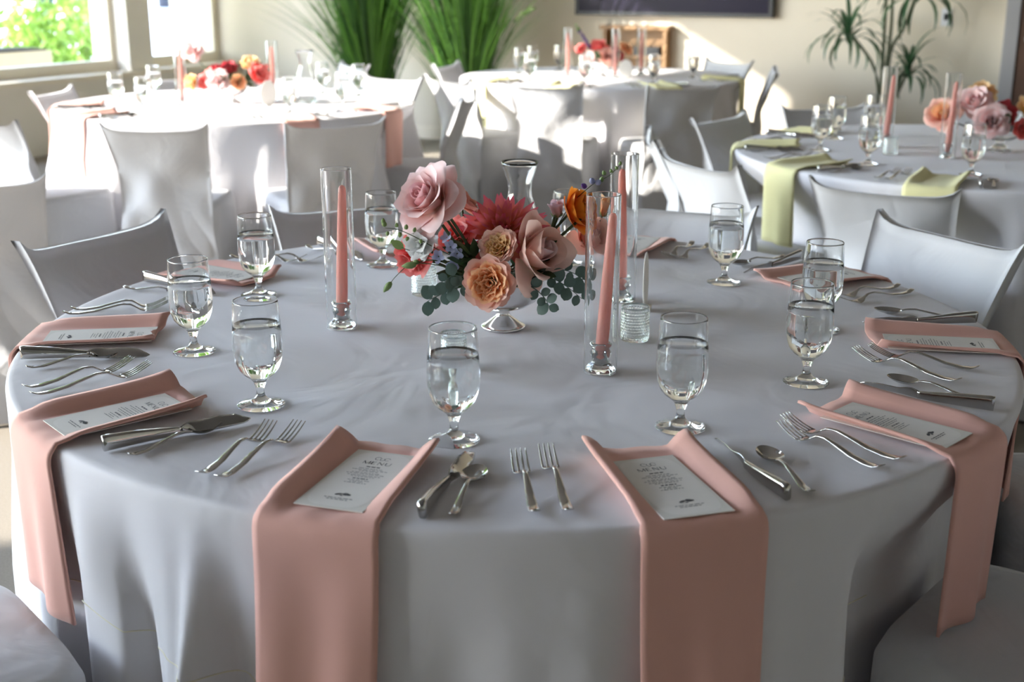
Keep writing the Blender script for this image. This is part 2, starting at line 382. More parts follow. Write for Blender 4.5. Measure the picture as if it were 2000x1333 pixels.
# ------------------------------------------------------------------ tables with cloths
TZ = .762; TR = .914
def fold_fn(seed, amp, k):
    r = random.Random(seed); ph = [r.random() * 6.28 for _ in range(6)]
    def fn(th):
        th2 = th + .05 * sin(3 * th + ph[3]) + .03 * sin(7 * th + ph[4])
        w = .5 + .5 * sin(k * th2 + ph[0])
        return amp * (.75 + .35 * sin(4 * th + ph[1])) * (w ** 1.4 * 1.5 - .45) + amp * .35 * sin(int(k * 1.7) * th + ph[2])
    return fn
class Cloth:
    def __init__(s, c, fold, dent=None, seats=()): s.c = Vector((c[0], c[1], 0)); s.fold = fold; s.dent = dent; s.seats = seats
    def r(s, th, d):                            # skirt radius at angle th (0 = towards the camera, + = right) and depth d below the top
        g = smooth01(d / .42); r = TR + .006 + s.fold(th) * g * (1 + .5 * d) + .012 * g
        if s.dent: r -= s.dent(th) * smooth01((d - .01) / .36)
        for sx, sy, tx, ty in s.seats:          # a seat pushed under the rim presses the cloth inwards
            vx, vy = sx - s.c.x, sy - s.c.y; rs = math.hypot(vx, vy) - .34 - .245
            if rs < TR + .03:
                da = math.atan2(vx, -vy) - th; da = math.degrees(math.atan2(sin(da), cos(da)))
                w = math.exp(-(da / 19.0) ** 12) * smooth01((d - .01) / .24); r -= max(0.0, r - rs) * w
        return r
    def p(s, th, r, z): return Vector((s.c.x + r * sin(th), s.c.y - r * cos(th), z))
    def build(s, label, nth=300, zmin=.012, wr=.002):
        rows = []
        def top(th, r):
            x, y = r * sin(th), -r * cos(th)
            return wr * noise.noise(Vector((x * 3.1, y * 3.1, s.c.x))) + wr * .6 * noise.noise(Vector((x * 9, y * 2.4, 3 + s.c.y)))
        radii = [0.0, .08, .18, .28, .38, .48, .57, .66, .74, .81, .86, .892, .906]
        V = []; F = []
        prof = [('t', r) for r in radii[1:]] + [('e', a) for a in (.25, .5, .75, 1.0)] + [('s', d) for d in (.011, .02, .04, .07, .1, .14, .19, .25, .31, .38, .46, .54, .62, .69, TZ - zmin)]
        V.append((s.c.x, s.c.y, TZ))
        n = len(prof)
        for i in range(nth):
            th = 2 * pi * i / nth
            for kd, x in prof:
                if kd == 't': V.append(tuple(s.p(th, x, TZ + top(th, x))))
                elif kd == 'e':
                    a = x * pi / 2; V.append(tuple(s.p(th, .9085 + .0105 * sin(a), TZ - .0075 * (1 - cos(a)))))
                else:
                    V.append(tuple(s.p(th, s.r(th, x), TZ - x)))
        for i in range(nth):
            j = (i + 1) % nth
            F.append((0, 1 + i * n, 1 + j * n))
            for k in range(n - 1): F.append((1 + i * n + k, 1 + i * n + k + 1, 1 + j * n + k + 1, 1 + j * n + k))
        o = mk('tablecloth', V, F, cloth_m)
        return tag(o, label, 'tablecloth')
def table_under(c, label):
    t = empty('round_table', (c[0], c[1], 0))
    v, f = lathe([(0, .725), (.87, .725), (.89, .735), (.89, .748), (.87, .755), (0, .755)], 48); mk('tabletop', v, f, oak_m, t)
    for i in range(4):
        a = pi / 4 + i * pi / 2; mb = MB(); mb.add(*tube([((.5 * cos(a), .5 * sin(a), .725), .014, .014, 0), ((.56 * cos(a), .56 * sin(a), 0.0), .014, .014, 0)], 8)); mb.build('leg', metal_m, t, True)
    tag(t, label, 'table')
MAIN = (.005, 2.3345); TB = (-1.43, 6.62); TM = (.58, 8.35); TRT = (1.78, 4.78)
def pol(c, a, r): return c[0] + r * sin(rad(a)), c[1] - r * cos(rad(a))
M0 = MAIN
CHAIRS = [   # middle of the top of the back, the point it faces, label, cover variant, height factor
    (*pol(M0, -50, 1.50), *M0, 'white covered chair whose seat corner shows at the bottom left', 0),
    (*pol(M0, 50, 1.39), *M0, 'white covered chair with a shaded seat at the bottom right', 1),
    (*pol(M0, 84, 1.50), *M0, 'white covered chair at the right edge, only its seat showing', 2),
    (*pol(M0, -120, 1.19), *M0, 'grey shaded covered chair at the left of the main table', 2, 1.03),
    (*pol(M0, 119, 1.22), *M0, 'pale blue lit covered chair at the right of the main table', 0, 1.03),
    (*pol(M0, -157, 1.20), *M0, 'dark shaded covered chair behind the left candle', 1),
    (*pol(M0, 157, 1.17), *M0, 'covered chair behind the nearest candles, right of the carafe', 0),
    (-1.47, 5.13, *TB, 'covered chair with its back to us, left front of the sunlit table', 0),
    (-.72, 5.28, *TB, 'covered chair with a half sunlit back, right front of the sunlit table', 1),
    (-2.50, 6.78, *TB, 'grey covered chair left of the sunlit table, below the sill', 2),
    (-2.28, 5.35, *TB, 'blown out white covered chair at the left edge', 1),
    (-.17, 6.45, *TB, 'covered chair seen sideways between the sunlit and farthest tables', 2),
    (-2.0, 7.75, *TB, 'covered chair behind the sunlit table, below the narrow window', 0),
    (-1.36, 7.88, *TB, 'covered chair behind the sunlit table, right of its carafe', 1),
    (-1.64, 3.75, -2.2, 6.0, 'grey covered chair cut off by the left edge', 2),
    (-.68, 7.70, *TB, 'pale covered chair right behind the sunlit table rim', 0),
    (-.42, 7.50, *TM, 'pale blue covered chair at the left of the farthest table', 1),
    (-.50, 8.75, *TM, 'cream covered chair in front of the tall grass', 2),
    (-1.02, 8.70, -2.2, 8.0, 'narrow cream covered chair in front of the tall grass', 0),
    (.17, 7.12, *TM, 'covered chair with a sunlit left edge before the farthest table', 0),
    (.97, 7.02, *TM, 'covered chair before the farthest table, right of the sunlit edged one', 1),
    (1.72, 8.12, *TM, 'covered chair seen sideways at the right of the farthest table', 2),
    (1.58, 9.1, *TM, 'pale covered chair behind the farthest table at right', 0),
    (.86, 5.55, *TRT, 'dark covered chair at the far left of the right table', 1),
    (.49, 4.85, *TRT, 'covered chair seen sideways, left of the right table', 2),
    (.58, 4.18, *TRT, 'pale covered chair with lit back, left front of the right table', 0),
    (1.07, 3.64, *TRT, 'wide pale covered chair back before the right table', 0),
    (1.46, 6.05, *TRT, 'dark covered chair behind the right table', 1),
    (2.30, 6.0, *TRT, 'covered chair behind the right table, left of its candles', 2),
]
def seats(c): return [a[:4] for a in CHAIRS if (a[2], a[3]) == (c[0], c[1])]
def main_fold():
    base = fold_fn(3, .024, 29)
    def fn(th):
        a = math.degrees(math.atan2(sin(th), cos(th)))
        q = base(th)
        for c, wd, am in ((-42.0, 2.9, .066), (-36.0, 2.6, -.062), (-31.0, 1.9, .022), (-27.4, 1.4, .060), (-24.0, 1.8, -.034)):
            q2 = am * math.exp(-((a - c) / wd) ** 2); q = q * (1 - .9 * math.exp(-((a + 33) / 13) ** 4)) + q2 if c == -42.0 else q + q2
        if -10 < a < 42: q *= .8
        return q
    return fn
def bump(a0, w):
    return lambda th: math.exp(-(((math.degrees(math.atan2(sin(th), cos(th))) - a0) / w) ** 4))
dR = bump(60, 19); dL = bump(-48.5, 4.6)
CL_MAIN = Cloth(MAIN, main_fold(), lambda th: .10 * dR(th) + .055 * dL(th), seats(MAIN))
CL_B = Cloth(TB, fold_fn(11, .07, 13), None, seats(TB)); CL_M = Cloth(TM, fold_fn(12, .04, 17), None, seats(TM)); CL_R = Cloth(TRT, fold_fn(13, .035, 19), None, seats(TRT))
cm = CL_MAIN.build('large white cloth on the round table in front', 540)
CL_B.build('sunlit white cloth on the round table by the windows', 260); CL_M.build('white cloth on the farthest round table below the dark screen', 220); CL_R.build('white cloth on the round table at right with yellow napkins', 260)
# sewn seam of the front cloth
mb = MB(); pts = []
for i in range(241):
    a = rad(-50 + 92 * i / 240); d = .262 + .018 * sin(3.3 * a + 1.0) + .006 * sin(17 * a); pts.append((CL_MAIN.p(a, CL_MAIN.r(a, d) + .0004, TZ - d), .0011, .0011, 0))
mb.add(*tube(pts, 4)); mb.build('seam', seam_m, cm, True)
table_under(MAIN, 'round table hidden under the front white cloth'); table_under(TB, 'round table under the sunlit cloth by the windows')
table_under(TM, 'farthest round table, under its white cloth'); table_under(TRT, 'round table at right, under its white cloth')

# ------------------------------------------------------------------ napkins, menus, flatware
def napkin_mesh(cl, ang, hang, mat, r_in=.672, wid=.171, curl=.02, skew=0.0, seed=0, nu=19, hem=0.0, bw=1.0):
    """napkin laid from r_in to the rim and hanging over it; both long sides roll upwards"""
    rnd = random.Random(seed); tc = rad(ang)
    rmax = lambda d: max(cl.r(tc + k * .03, d) for k in (-3, -2, -1, 0, 1, 2, 3))
    edge = TR + .010; n_on = 14; n_h = 16; verts = []; side = Vector((cos(tc), sin(tc), 0)); out = Vector((sin(tc), -cos(tc), 0)); c = cl.c
    ph = rnd.random() * 6
    rows = []
    for i in range(n_on): rows.append(('t', i / (n_on - 1)))
    for i in range(1, 5): rows.append(('b', i / 4))
    for i in range(1, n_h): rows.append(('h', i / (n_h - 1)))
    for kd, x in rows:
        for j in range(nu):
            u = -1 + 2 * j / (nu - 1); hw = wid / 2
            if kd == 't':
                cu = curl * (1.05 - .5 * x) * (1 if u < 0 else .9); e = max(0.0, (abs(u) - .55) / .45)
                lift = cu * (1 - (1 - e) ** 2) if e > 0 else 0.0; pull = cu * .30 * e * e
                r_edge = math.sqrt(max(.1, (edge - .004) ** 2 - (u * hw) ** 2))
                r = r_in + (r_edge - r_in) * x + .006 * sin(2.2 * u + ph) * (1 - x)
                zz = TZ + .0045 + lift * (1 - .75 * smooth01((x - .8) / .2)) + .001 * sin(9 * u + 5 * x + ph) + .004 * (1 - x) ** 8
                lat = u * hw - math.copysign(pull, u) + skew * (1 - x)
                p = c + out * r + side * lat; p.z = zz
            else:
                d = .003 + .022 * x * x if kd == 'b' else .025 + (hang - .025) * x
                lat = u * hw * (1.0 if kd == 'b' else 1 - .03 * x * bw)
                rr0 = math.sqrt(max(.1, (edge + (.011 * sin(x * pi / 2) if kd == 'b' else .011)) ** 2 - lat ** 2 * .8))
                rr = max(rr0, rmax(d) + .012) if kd == 'h' else rr0
                rr += .004 * sin(5 * u + ph) * (x if kd == 'h' else 0) * 1.6 + .010 * (u * u) * (-.7 if kd == 'h' else 0) * x
                dz = d + (hem * u * x if kd == 'h' else 0)
                p = c + out * rr + side * lat; p.z = TZ - dz + (.0035 if kd == 'b' else 0) * (1 - x)
            verts.append(p)
    F = []
    for i in range(len(rows) - 1):
        for j in range(nu - 1): F.append((i * nu + j, i * nu + j + 1, (i + 1) * nu + j + 1, (i + 1) * nu + j))
    me = bpy.data.meshes.new('napkin'); me.from_pydata([tuple(v) for v in verts], [], F); me.update()
    bm = bmesh.new(); bm.from_mesh(me); bmesh.ops.recalc_face_normals(bm, faces=bm.faces)
    cen = sum((f.normal.z for f in bm.faces), 0.0)
    if cen < 0: bmesh.ops.reverse_faces(bm, faces=bm.faces)
    bmesh.ops.solidify(bm, geom=bm.faces[:], thickness=.0042)
    bm.to_mesh(me); bm.free(); me.polygons.foreach_set('use_smooth', [True] * len(me.polygons)); me.materials.append(mat)
    return link(bpy.data.objects.new('napkin', me))

def menu_card(cl, ang, r0, lat=0.0, tw=0.0, label='', parts=True):
    tc = rad(ang); out = Vector((sin(tc), -cos(tc), 0))
    o = empty('menu_card', cl.c + out * (r0 + .1) + Vector((cos(tc), sin(tc), 0)) * lat + Vector((0, 0, TZ + .0072)))
    o.rotation_euler = (0, 0, tc + rad(tw))    # local -y points outward: the reader sits at -y
    MB().box((0, 0, 0), (.097, .198, .0012)).build('card', card_m, o)
    if not parts: return tag(o, label, 'menu')
    def superell(a): 
        ca, sa = cos(a), sin(a); return (.044 * math.copysign(abs(ca) ** .45, ca), .094 * math.copysign(abs(sa) ** .45, sa))
    pv = [(*superell(2 * pi * i / 40), .0008) for i in range(40)]
    mk('printed_panel', pv, [tuple(range(40))], card2_m, o, False)
    ink = MB(); rnd = random.Random(5)
    def strip(x0, x1, y, h): ink.add([(x0, y - h / 2, .0011), (x1, y - h / 2, .0011), (x1, y + h / 2, .0011), (x0, y + h / 2, .0011)], [(0, 1, 2, 3)])
    def words(y, half, h):
        x = -half
        while x < half - .002:
            wl = min(rnd.uniform(.0025, .0075), half - x); strip(x, x + wl, y, h); x += wl + .0016
    y = .042
    for half, hh, gap in ((.010, .0026, .0068), (.018, .0011, .005), (.026, .0011, .0042), (.014, .0011, .0058), (.022, .0011, .0042), (.028, .0011, .0055), (.024, .0011, .0042), (.017, .0011, .0068), (.011, .0026, .006), (.016, .0011, .0044), (.011, .0011, .0044), (.017, .0011, .006)):
        words(y, half, hh); y -= gap
    for half, yy in ((.020, -.068), (.015, -.0725)): words(yy, half, .0014)
    # swirl monogram above the heading
    for (cx, cy, rx, ry, a0, a1) in ((-.006, .073, .004, .005, .5, 5.2), (.001, .0715, .003, .0045, 2.0, 7.2), (.008, .073, .004, .0045, .2, 5.6)):
        P = [(cx + rx * cos(a0 + (a1 - a0) * k / 12), cy + ry * sin(a0 + (a1 - a0) * k / 12)) for k in range(13)]
        for (xa, ya), (xb, yb) in zip(P, P[1:]):
            dx, dy = xb - xa, yb - ya; l = math.hypot(dx, dy); nx, ny = -dy / l * .0004, dx / l * .0004
            ink.add([(xa - nx, ya - ny, .0011), (xb - nx, yb - ny, .0011), (xb + nx, yb + ny, .0011), (xa + nx, ya + ny, .0011)], [(0, 1, 2, 3)])
    # small leaf and berry emblem
    for (cx, cy, rx, ry, rot) in ((-.005, -.056, .0055, .0026, .5), (.0045, -.0545, .0048, .004, -.3), (.009, -.0555, .003, .0022, .2), (0, -.0595, .0022, .0016, 0)):
        k = len(ink.v); pts = [(cx + rx * cos(t) * cos(rot) - ry * sin(t) * sin(rot), cy + rx * cos(t) * sin(rot) + ry * sin(t) * cos(rot), .0011) for t in [2 * pi * q / 12 for q in range(12)]]
        ink.add(pts, [tuple(range(12))])
    tag(ink.build('printed_text', ink_m, o), kind='stuff')
    # MENU in block capitals drawn with strokes
    tx = MB()
    def stroke(x0, y0, x1, y1, wd):
        dx, dy = x1 - x0, y1 - y0; l = math.hypot(dx, dy); nx, ny = -dy / l * wd / 2, dx / l * wd / 2
        tx.add([(x0 - nx, y0 - ny, .0012), (x1 - nx, y1 - ny, .0012), (x1 + nx, y1 + ny, .0012), (x0 + nx, y0 + ny, .0012)], [(0, 1, 2, 3)])
    hgt = .0095; yb = .0515; TK, TN = .0013, .0007
    x = -.0205                                                          # M
    stroke(x, yb, x, yb + hgt, TN); stroke(x, yb + hgt, x + .0045, yb, TK); stroke(x + .0045, yb, x + .009, yb + hgt, TN); stroke(x + .009, yb, x + .009, yb + hgt, TK)
    x = -.008                                                           # E
    stroke(x, yb, x, yb + hgt, TK)
    for q in (0, .5, 1): stroke(x, yb + hgt * q, x + (.0055 if q != .5 else .0045), yb + hgt * q, TN)
    x = .0015                                                           # N
    stroke(x, yb, x, yb + hgt, TN); stroke(x, yb + hgt, x + .007, yb, TK); stroke(x + .007, yb, x + .007, yb + hgt, TN)
    x = .0125                                                           # U
    stroke(x, yb + .003, x, yb + hgt, TK); stroke(x + .007, yb + .003, x + .007, yb + hgt, TN)
    for q in range(8):
        a0, a1 = pi + pi * q / 8, pi + pi * (q + 1) / 8; stroke(x + .0035 + .0035 * cos(a0), yb + .003 + .003 * sin(a0), x + .0035 + .0035 * cos(a1), yb + .003 + .003 * sin(a1), .001)
    tx.build('heading', ink_m, o)
    return tag(o, label, 'menu')

def fork_mesh(Ln):
    k = Ln / .205; mb = MB(); path = []
    #      x      z      hw     hh
    T = [(0.0, .0105, .0062, .0010), (.012, .0050, .0082, .0014), (.03, .0036, .0078, .0018), (.06, .0062, .0063, .0020), (.09, .0130, .0047, .0021), (.112, .0172, .0036, .0021), (.128, .0158, .0033, .0019), (.138, .0100, .0045, .0015), (.146, .0052, .0095, .0012), (.153, .0032, .0128, .0011), (.161, .0030, .0128, .0010)]
    for i in range(36):
        x = .161 * i / 35; z, hw, hh = lerp_lin(T, x); path.append(((x * k, 0, z), hw, hh, 0))
    mb.add(*tube(path, 10))
    for j in range(4):
        y = -.0108 + .0072 * j; P = []
        for i in range(8):
            t = i / 7; x = .156 + .049 * t; z = .0030 + .0165 * t ** 1.5; P.append(((x * k, y * (1 - .05 * t), z), (.0020) * (1 - .55 * t ** 2), .0010 * (1 - .3 * t), 0))
        mb.add(*tube(P, 6))
    o = mb.build('fork', silver_m, None, True); me = o.data; bpy.data.objects.remove(o); return me
def lerp_lin(tab, x):
    if x <= tab[0][0]: return tab[0][1:]
    for a, b in zip(tab, tab[1:]):
        if x <= b[0]:
            t = (x - a[0]) / (b[0] - a[0]); return tuple(p + (q - p) * t for p, q in zip(a[1:], b[1:]))
    return tab[-1][1:]
def spoon_mesh(Ln=.165):
    k = Ln / .165; mb = MB(); path = []
    T = [(0.0, .0085, .0055, .0010), (.010, .0045, .0068, .0014), (.03, .0034, .0058, .0017), (.06, .0085, .0040, .0019), (.085, .0128, .0028, .0019), (.102, .0118, .0025, .0017), (.113, .0082, .0040, .0012)]
    for i in range(26):
        x = .113 * i / 25; z, hw, hh = lerp_lin(T, x); path.append(((x * k, 0, z), hw, hh, 0))
    mb.add(*tube(path, 10))
    def bowl(off):
        def fn(u, v):
            a = 2 * pi * u; x = .137 + v * (.0275 + off * .3) * cos(a) ; y = v * (.0178 + off * .3) * sin(a) * (1 - .12 * cos(a))
            return (x * k, y, .0012 + .0078 * v ** 2.2 + (x - .11) * .02 + (-off if v < .97 else -off * .3))
        return grid(28, 9, fn, True)
    mb.add(*bowl(0.0)); v, f = bowl(.0012); mb.add(v, [q[::-1] for q in f])
    o = mb.build('spoon', silver_m, None, True); me = o.data; bpy.data.objects.remove(o); return me
def knife_meshes(Ln=.225):
    h = MB(); P = []
    for i in range(22):
        x = .118 * i / 21; hw, hh, y = lerp_lin([(0.0, .0054, .0120, 0), (.002, .0058, .0124, .0004), (.05, .0052, .0104, .0030), (.09, .0042, .0078, .0036), (.118, .0030, .0062, .0026)], x)
        P.append(((x, y, hh + .0008), hw, hh, -.12))
    h.add(*tube(P, 12, .55)); o = h.build('handle', silver_m, None, True); hm = o.data; bpy.data.objects.remove(o)
    b = MB(); P = []
    for i in range(20):
        t = i / 19; x = .116 + (Ln - .116) * t
        hh = lerp_lin([(0, .0062), (.12, .0092), (.55, .0110), (.8, .0094), (.95, .0042), (1, .0006)], t)[0]
        roll = -.12 - .62 * smooth01(t * 3); P.append(((x, .0026 - .004 * t, max(hh * cos(roll), .004) + .0010), .0009, hh, roll))
    b.add(*tube(P, 8)); o = b.build('blade', silver_m, None, True); bm_ = o.data; bpy.data.objects.remove(o)
    return hm, bm_
FORK_D, FORK_S, SPOON = fork_mesh(.208), fork_mesh(.192), spoon_mesh(); KNH, KNB = knife_meshes()
def lay(o, cl, a_butt, r_butt, a_tip, r_tip):
    p = cl.p(rad(a_butt), r_butt, TZ + .0015); q = cl.p(rad(a_tip), r_tip, TZ + .0015); d = q - p
    o.location = p; o.rotation_euler = (0, 0, math.atan2(d.y, d.x)); return o
def fork(cl, label, *a, small=False):
    return tag(lay(from_mesh('fork', FORK_S if small else FORK_D), cl, *a), label, 'fork', 'forks')
def spoon(cl, label, *a): return tag(lay(from_mesh('spoon', SPOON), cl, *a), label, 'spoon', 'spoons')
def knife(cl, label, *a):
    o = empty('knife'); lay(o, cl, *a); from_mesh('handle', KNH, o); from_mesh('blade', KNB, o); return tag(o, label, 'knife', 'knives')

# settings of the front table: napkin angle, hang, skew..., then flatware (butt angle, butt radius, tip angle, tip radius)
C0 = CL_MAIN
SETS = {
 'front left':  dict(a=-15.8, hang=.285, hem=.0, menu=(-15.2, .697, 0, -3), f1=(-29.7, .868, -32.6, .67), f2=(-27.6, .866, -29.2, .66), k=(-7.6, .894, -5.2, .68), s=(-5.2, .89, -4.0, .724)),
 'front right': dict(a=14.8, hang=.285, hem=.0, menu=(14.4, .716, 0, 2), f1=(1.6, .882, 0.2, .68), f2=(4.4, .880, 3.6, .66), k=(23.0, .902, 25.2, .69), s=(25.5, .902, 28.4, .739)),
 'near left':   dict(a=-51.4, hang=.275, hem=.012, menu=(-50.0, .698, 0, 0), f1=(-64.6, .893, -69.2, .71), f2=(-61.8, .887, -65.7, .69), k=(-42.0, .882, -37.8, .672), s=(-38.7, .874, -38.9, .714)),
 'near right':  dict(a=46.9, hang=.275, hem=.0, menu=(45.6, .700, 0, 0), f1=(34.6, .888, 34.8, .69), f2=(37.9, .886, 37.0, .69), k=(57.2, .891, 57.1, .673), s=(59.5, .865, 62.4, .721)),
 'far left side':  dict(a=-85.8, hang=.275, hem=.0, menu=(-84.2, .680, 0, 2), f1=(-97.4, .905, -102.4, .74), f2=(-95.2, .905, -100.6, .72), k=(-76.5, .900, -73.4, .685), s=(-72.0, .886, -75.0, .747)),
 'far right side': dict(a=82.4, hang=.275, hem=.0, menu=(80.6, .693, 0, 0), f1=(70.6, .845, 75.0, .65), f2=(64.8, .82, 71.8, .65), k=(91.9, .903, 91.6, .68), s=(94.1, .885, 97.8, .757)),
 'back left':   dict(a=-122.5, hang=.2, hem=.0, menu=(-122.5, .70, 0, 0), f1=(-131.5, .905, -137.4, .76), f2=(-134.5, .90, -139.5, .73), k=(-114.4, .90, -111.2, .675), s=(-109.6, .895, -109.7, .76)),
 'back right':  dict(a=120.2, hang=.2, hem=.0, menu=(119.5, .70, 0, 0), f1=(110.4, .89, 107.4, .70), f2=(107.3, .89, 104.3, .72), k=(131.0, .905, 129.9, .665), s=(133.2, .885, 135.0, .758)),
 'rear left':   dict(a=-158.0, hang=.2, hem=.0, menu=(-158, .70, 0, 0), f1=(-169.0, .885, -171.0, .69), f2=None, k=(-147.0, .90, -148.2, .675), s=(-144.5, .885, -146.0, .735)),
 'rear right':  dict(a=158.5, hang=.2, hem=.0, menu=(158.5, .70, 0, 0), f1=(149.4, .88, 148.4, .69), f2=(146.6, .88, 145.8, .69), k=(168.6, .90, 168.0, .68), s=None),
}
WHERE = {'front left': 'at the front left of the main table', 'front right': 'at the front right of the main table', 'near left': 'second along the left of the main table', 'near right': 'second along the right of the main table', 'far left side': 'third along the left of the main table', 'far right side': 'third along the right of the main table', 'back left': 'at the back left of the main table', 'back right': 'at the back right of the main table', 'rear left': 'rear of the main table, left of flowers', 'rear right': 'rear of the main table, right of flowers'}
for i, (k, d) in enumerate(SETS.items()):
    w = WHERE[k]
    tag(napkin_mesh(C0, d['a'], d['hang'], pink_m, seed=i, hem=d['hem'], curl=(.022 if 'front' in k or 'near' in k else .017)), 'coral napkin ' + w, 'napkin', 'coral napkins on the main table')
    tag(menu_card(C0, *d['menu'], label='cream menu card on the coral napkin ' + w), group='menu cards')
    fork(C0, 'left fork of the setting ' + w, *d['f1'], small=True)
    if d['f2']: fork(C0, 'right fork of the setting ' + w, *d['f2'])
    knife(C0, 'dinner knife on edge, setting ' + w, *d['k'])
    if d['s']: spoon(C0, 'teaspoon of the setting ' + w, *d['s'])

# ------------------------------------------------------------------ glassware
def goblet_proto():
    o = empty('water_goblet')
    outer = [(.0, .0), (.0375, .0), (.0382, .0012), (.0375, .0024), (.030, .0042), (.020, .0066), (.0125, .0100), (.0078, .0150), (.0062, .0210), (.0062, .0270), (.0080, .0330), (.0092, .0360), (.0095, .0385), (.0125, .0425), (.0180, .0470), (.0255, .0530), (.0320, .0620), (.0362, .0740), (.0384, .0890), (.0388, .1040), (.0380, .1220), (.0367, .1450), (.0352, .1690), (.0350, .1712), (.0346, .1722)]
    inner = [(.0342, .1722), (.0339, .1712), (.0342, .1690), (.0357, .1450), (.0370, .1220), (.0378, .1040), (.0373, .0890), (.0350, .0745), (.0305, .0632), (.0240, .0552), (.0160, .0502), (.0, .0480)]
    v, f = lathe(outer + inner, 44); mk('glass', v, f, glass_m, o)
    lv = .1335; rl = lambda z: lerp_lin([(r_z[1], r_z[0]) for r_z in reversed(inner)], z)[0]
    wp = [(0.0, .0477)] + [(r + .0003, z - .0002) for r, z in reversed(inner) if 0 < r and z < lv] + [(rl(lv) + .0003, lv), (rl(lv) - .0012, lv - .0008), (0, lv - .0009)]
    v, f = lathe(wp, 44); mk('water', v, f, water_m, o)
    return o
G0 = goblet_proto(); G_used = []
def goblet(x, y, label, sc=1.0, group='water goblets', rz=0.0):
    o = G0 if not G_used else copy_tree(G0); G_used.append(o)
    o.location = (x, y, TZ + .0012); o.scale = (sc, sc, sc); o.rotation_euler = (0, 0, rz)
    return tag(o, label, 'goblet', group)
for x, y, l in ((-.085, 1.729, 'water goblet at the front, left of the two front menus'), (.254, 1.783, 'water goblet at the front right, beyond the right menu'), (-.399, 1.885, 'large looking water goblet at left, beside the second coral napkin'), (.493, 1.999, 'water goblet at right, overlapping another goblet'), (-.576, 2.176, 'water goblet at the end of the far left napkin'), (-.539, 2.59, 'water goblet in front of the back left napkin'), (.591, 2.321, 'water goblet at right, half hidden behind a nearer goblet'), (.469, 2.70, 'water goblet alone at the back right near the forks'), (-.303, 2.871, 'water goblet at the back, left of the big pink rose'), (.131, 2.892, 'water goblet at the back, behind the orange flower')):
    goblet(x, y, l, rz=random.random() * 6)

def cylinder_mesh():
    R, H, t = .0292, .308, .0022
    v, f = lathe([(R - t, .0), (R - t * .3, .0), (R, .0007), (R, .0012), (R, .004), (R, H - .004), (R, H - .0012), (R, H - .0007), (R - t / 2, H), (R - t, H - .0007), (R - t, H - .0012), (R - t, H - .004), (R - t, .004), (R - t, .0012), (R - t, .0006)], 44, True)
    o = mk('glass_cylinder', v, f, glass_m); me = o.data; bpy.data.objects.remove(o); return me
CYL = cylinder_mesh()
def holder_mesh():
    def fn(prof):
        n = 60; V = []; F = []; m = len(prof)
        for i in range(n):
            a = 2 * pi * i / n
            for r, z, s in prof: rr = r * (1 + s * cos(6 * a)); V.append((rr * cos(a), rr * sin(a), z))
        for i in range(n):
            j = (i + 1) % n
            for k in range(m - 1): F.append((i * m + k, j * m + k, j * m + k + 1, i * m + k + 1))
        return V, F
    o = mk('candle_holder', *fn([(0, 0, 0), (.024, 0, .06), (.0255, .003, .06), (.0235, .008, .06), (.017, .016, .05), (.0135, .022, .03), (.0165, .029, .02), (.0185, .035, .0), (.0150, .040, 0), (.0150, .043, 0), (.0185, .046, 0), (.0195, .049, 0), (.0170, .0515, 0), (.0125, .0515, 0), (.0118, .049, 0), (.0112, .014, 0), (0, .0135, 0)]), thick_m)
    me = o.data; bpy.data.objects.remove(o); return me
HOLD = holder_mesh()
def candle_meshes():
    L_ = .262; v, f = lathe([(0, 0), (.0102, 0), (.0108, .004), (.0108, .03), (.0112, .06), (.0103, .13), (.0088, .2), (.0076, .245), (.0066, .256), (.0040, .2605), (0, .262)], 24)
    o = mk('wax', v, f, wax_m); a = o.data; bpy.data.objects.remove(o)
    mb = MB(); mb.add(*tube([((0, 0, .258), .0011, .0011, 0), ((.0005, 0, .266), .001, .001, 0), ((.0022, 0, .274), .0008, .0008, 0)], 6)); o = mb.build('wick', wick_m, None, True); b = o.data; bpy.data.objects.remove(o)
    return a, b
WAX, WICK = candle_meshes()
def candle_set(x, y, lean, where, sc=1.0, rz=0.0, cyl=True):
    z = TZ + .001
    if cyl:
        o = from_mesh('glass_cylinder', CYL); o.location = (x, y, z); tag(o, 'tall clear glass cylinder ' + where, 'vase', 'glass candle cylinders')
    h = from_mesh('candle_holder', HOLD); h.location = (x, y, z + .0005); h.rotation_euler = (0, 0, rz); tag(h, 'fluted clear glass holder under the candle ' + where, 'candle holder', 'glass candle holders')
    c = empty('taper_candle', (x, y, z + .0155)); c.rotation_euler = (rad(lean[1]), rad(lean[0]), 0); from_mesh('wax', WAX, c); from_mesh('wick', WICK, c)
    tag(c, 'coral taper candle ' + where, 'candle', 'coral taper candles')
candle_set(-.329, 2.339, (2.2, 0), 'left of the flower bowl on the main table', rz=.3)
candle_set(.152, 2.060, (3.6, 0), 'right of the flower bowl, the nearest one', rz=1.0)
candle_set(.229, 2.543, (-1.2, 1), 'behind the nearest candle on the main table', rz=.7)

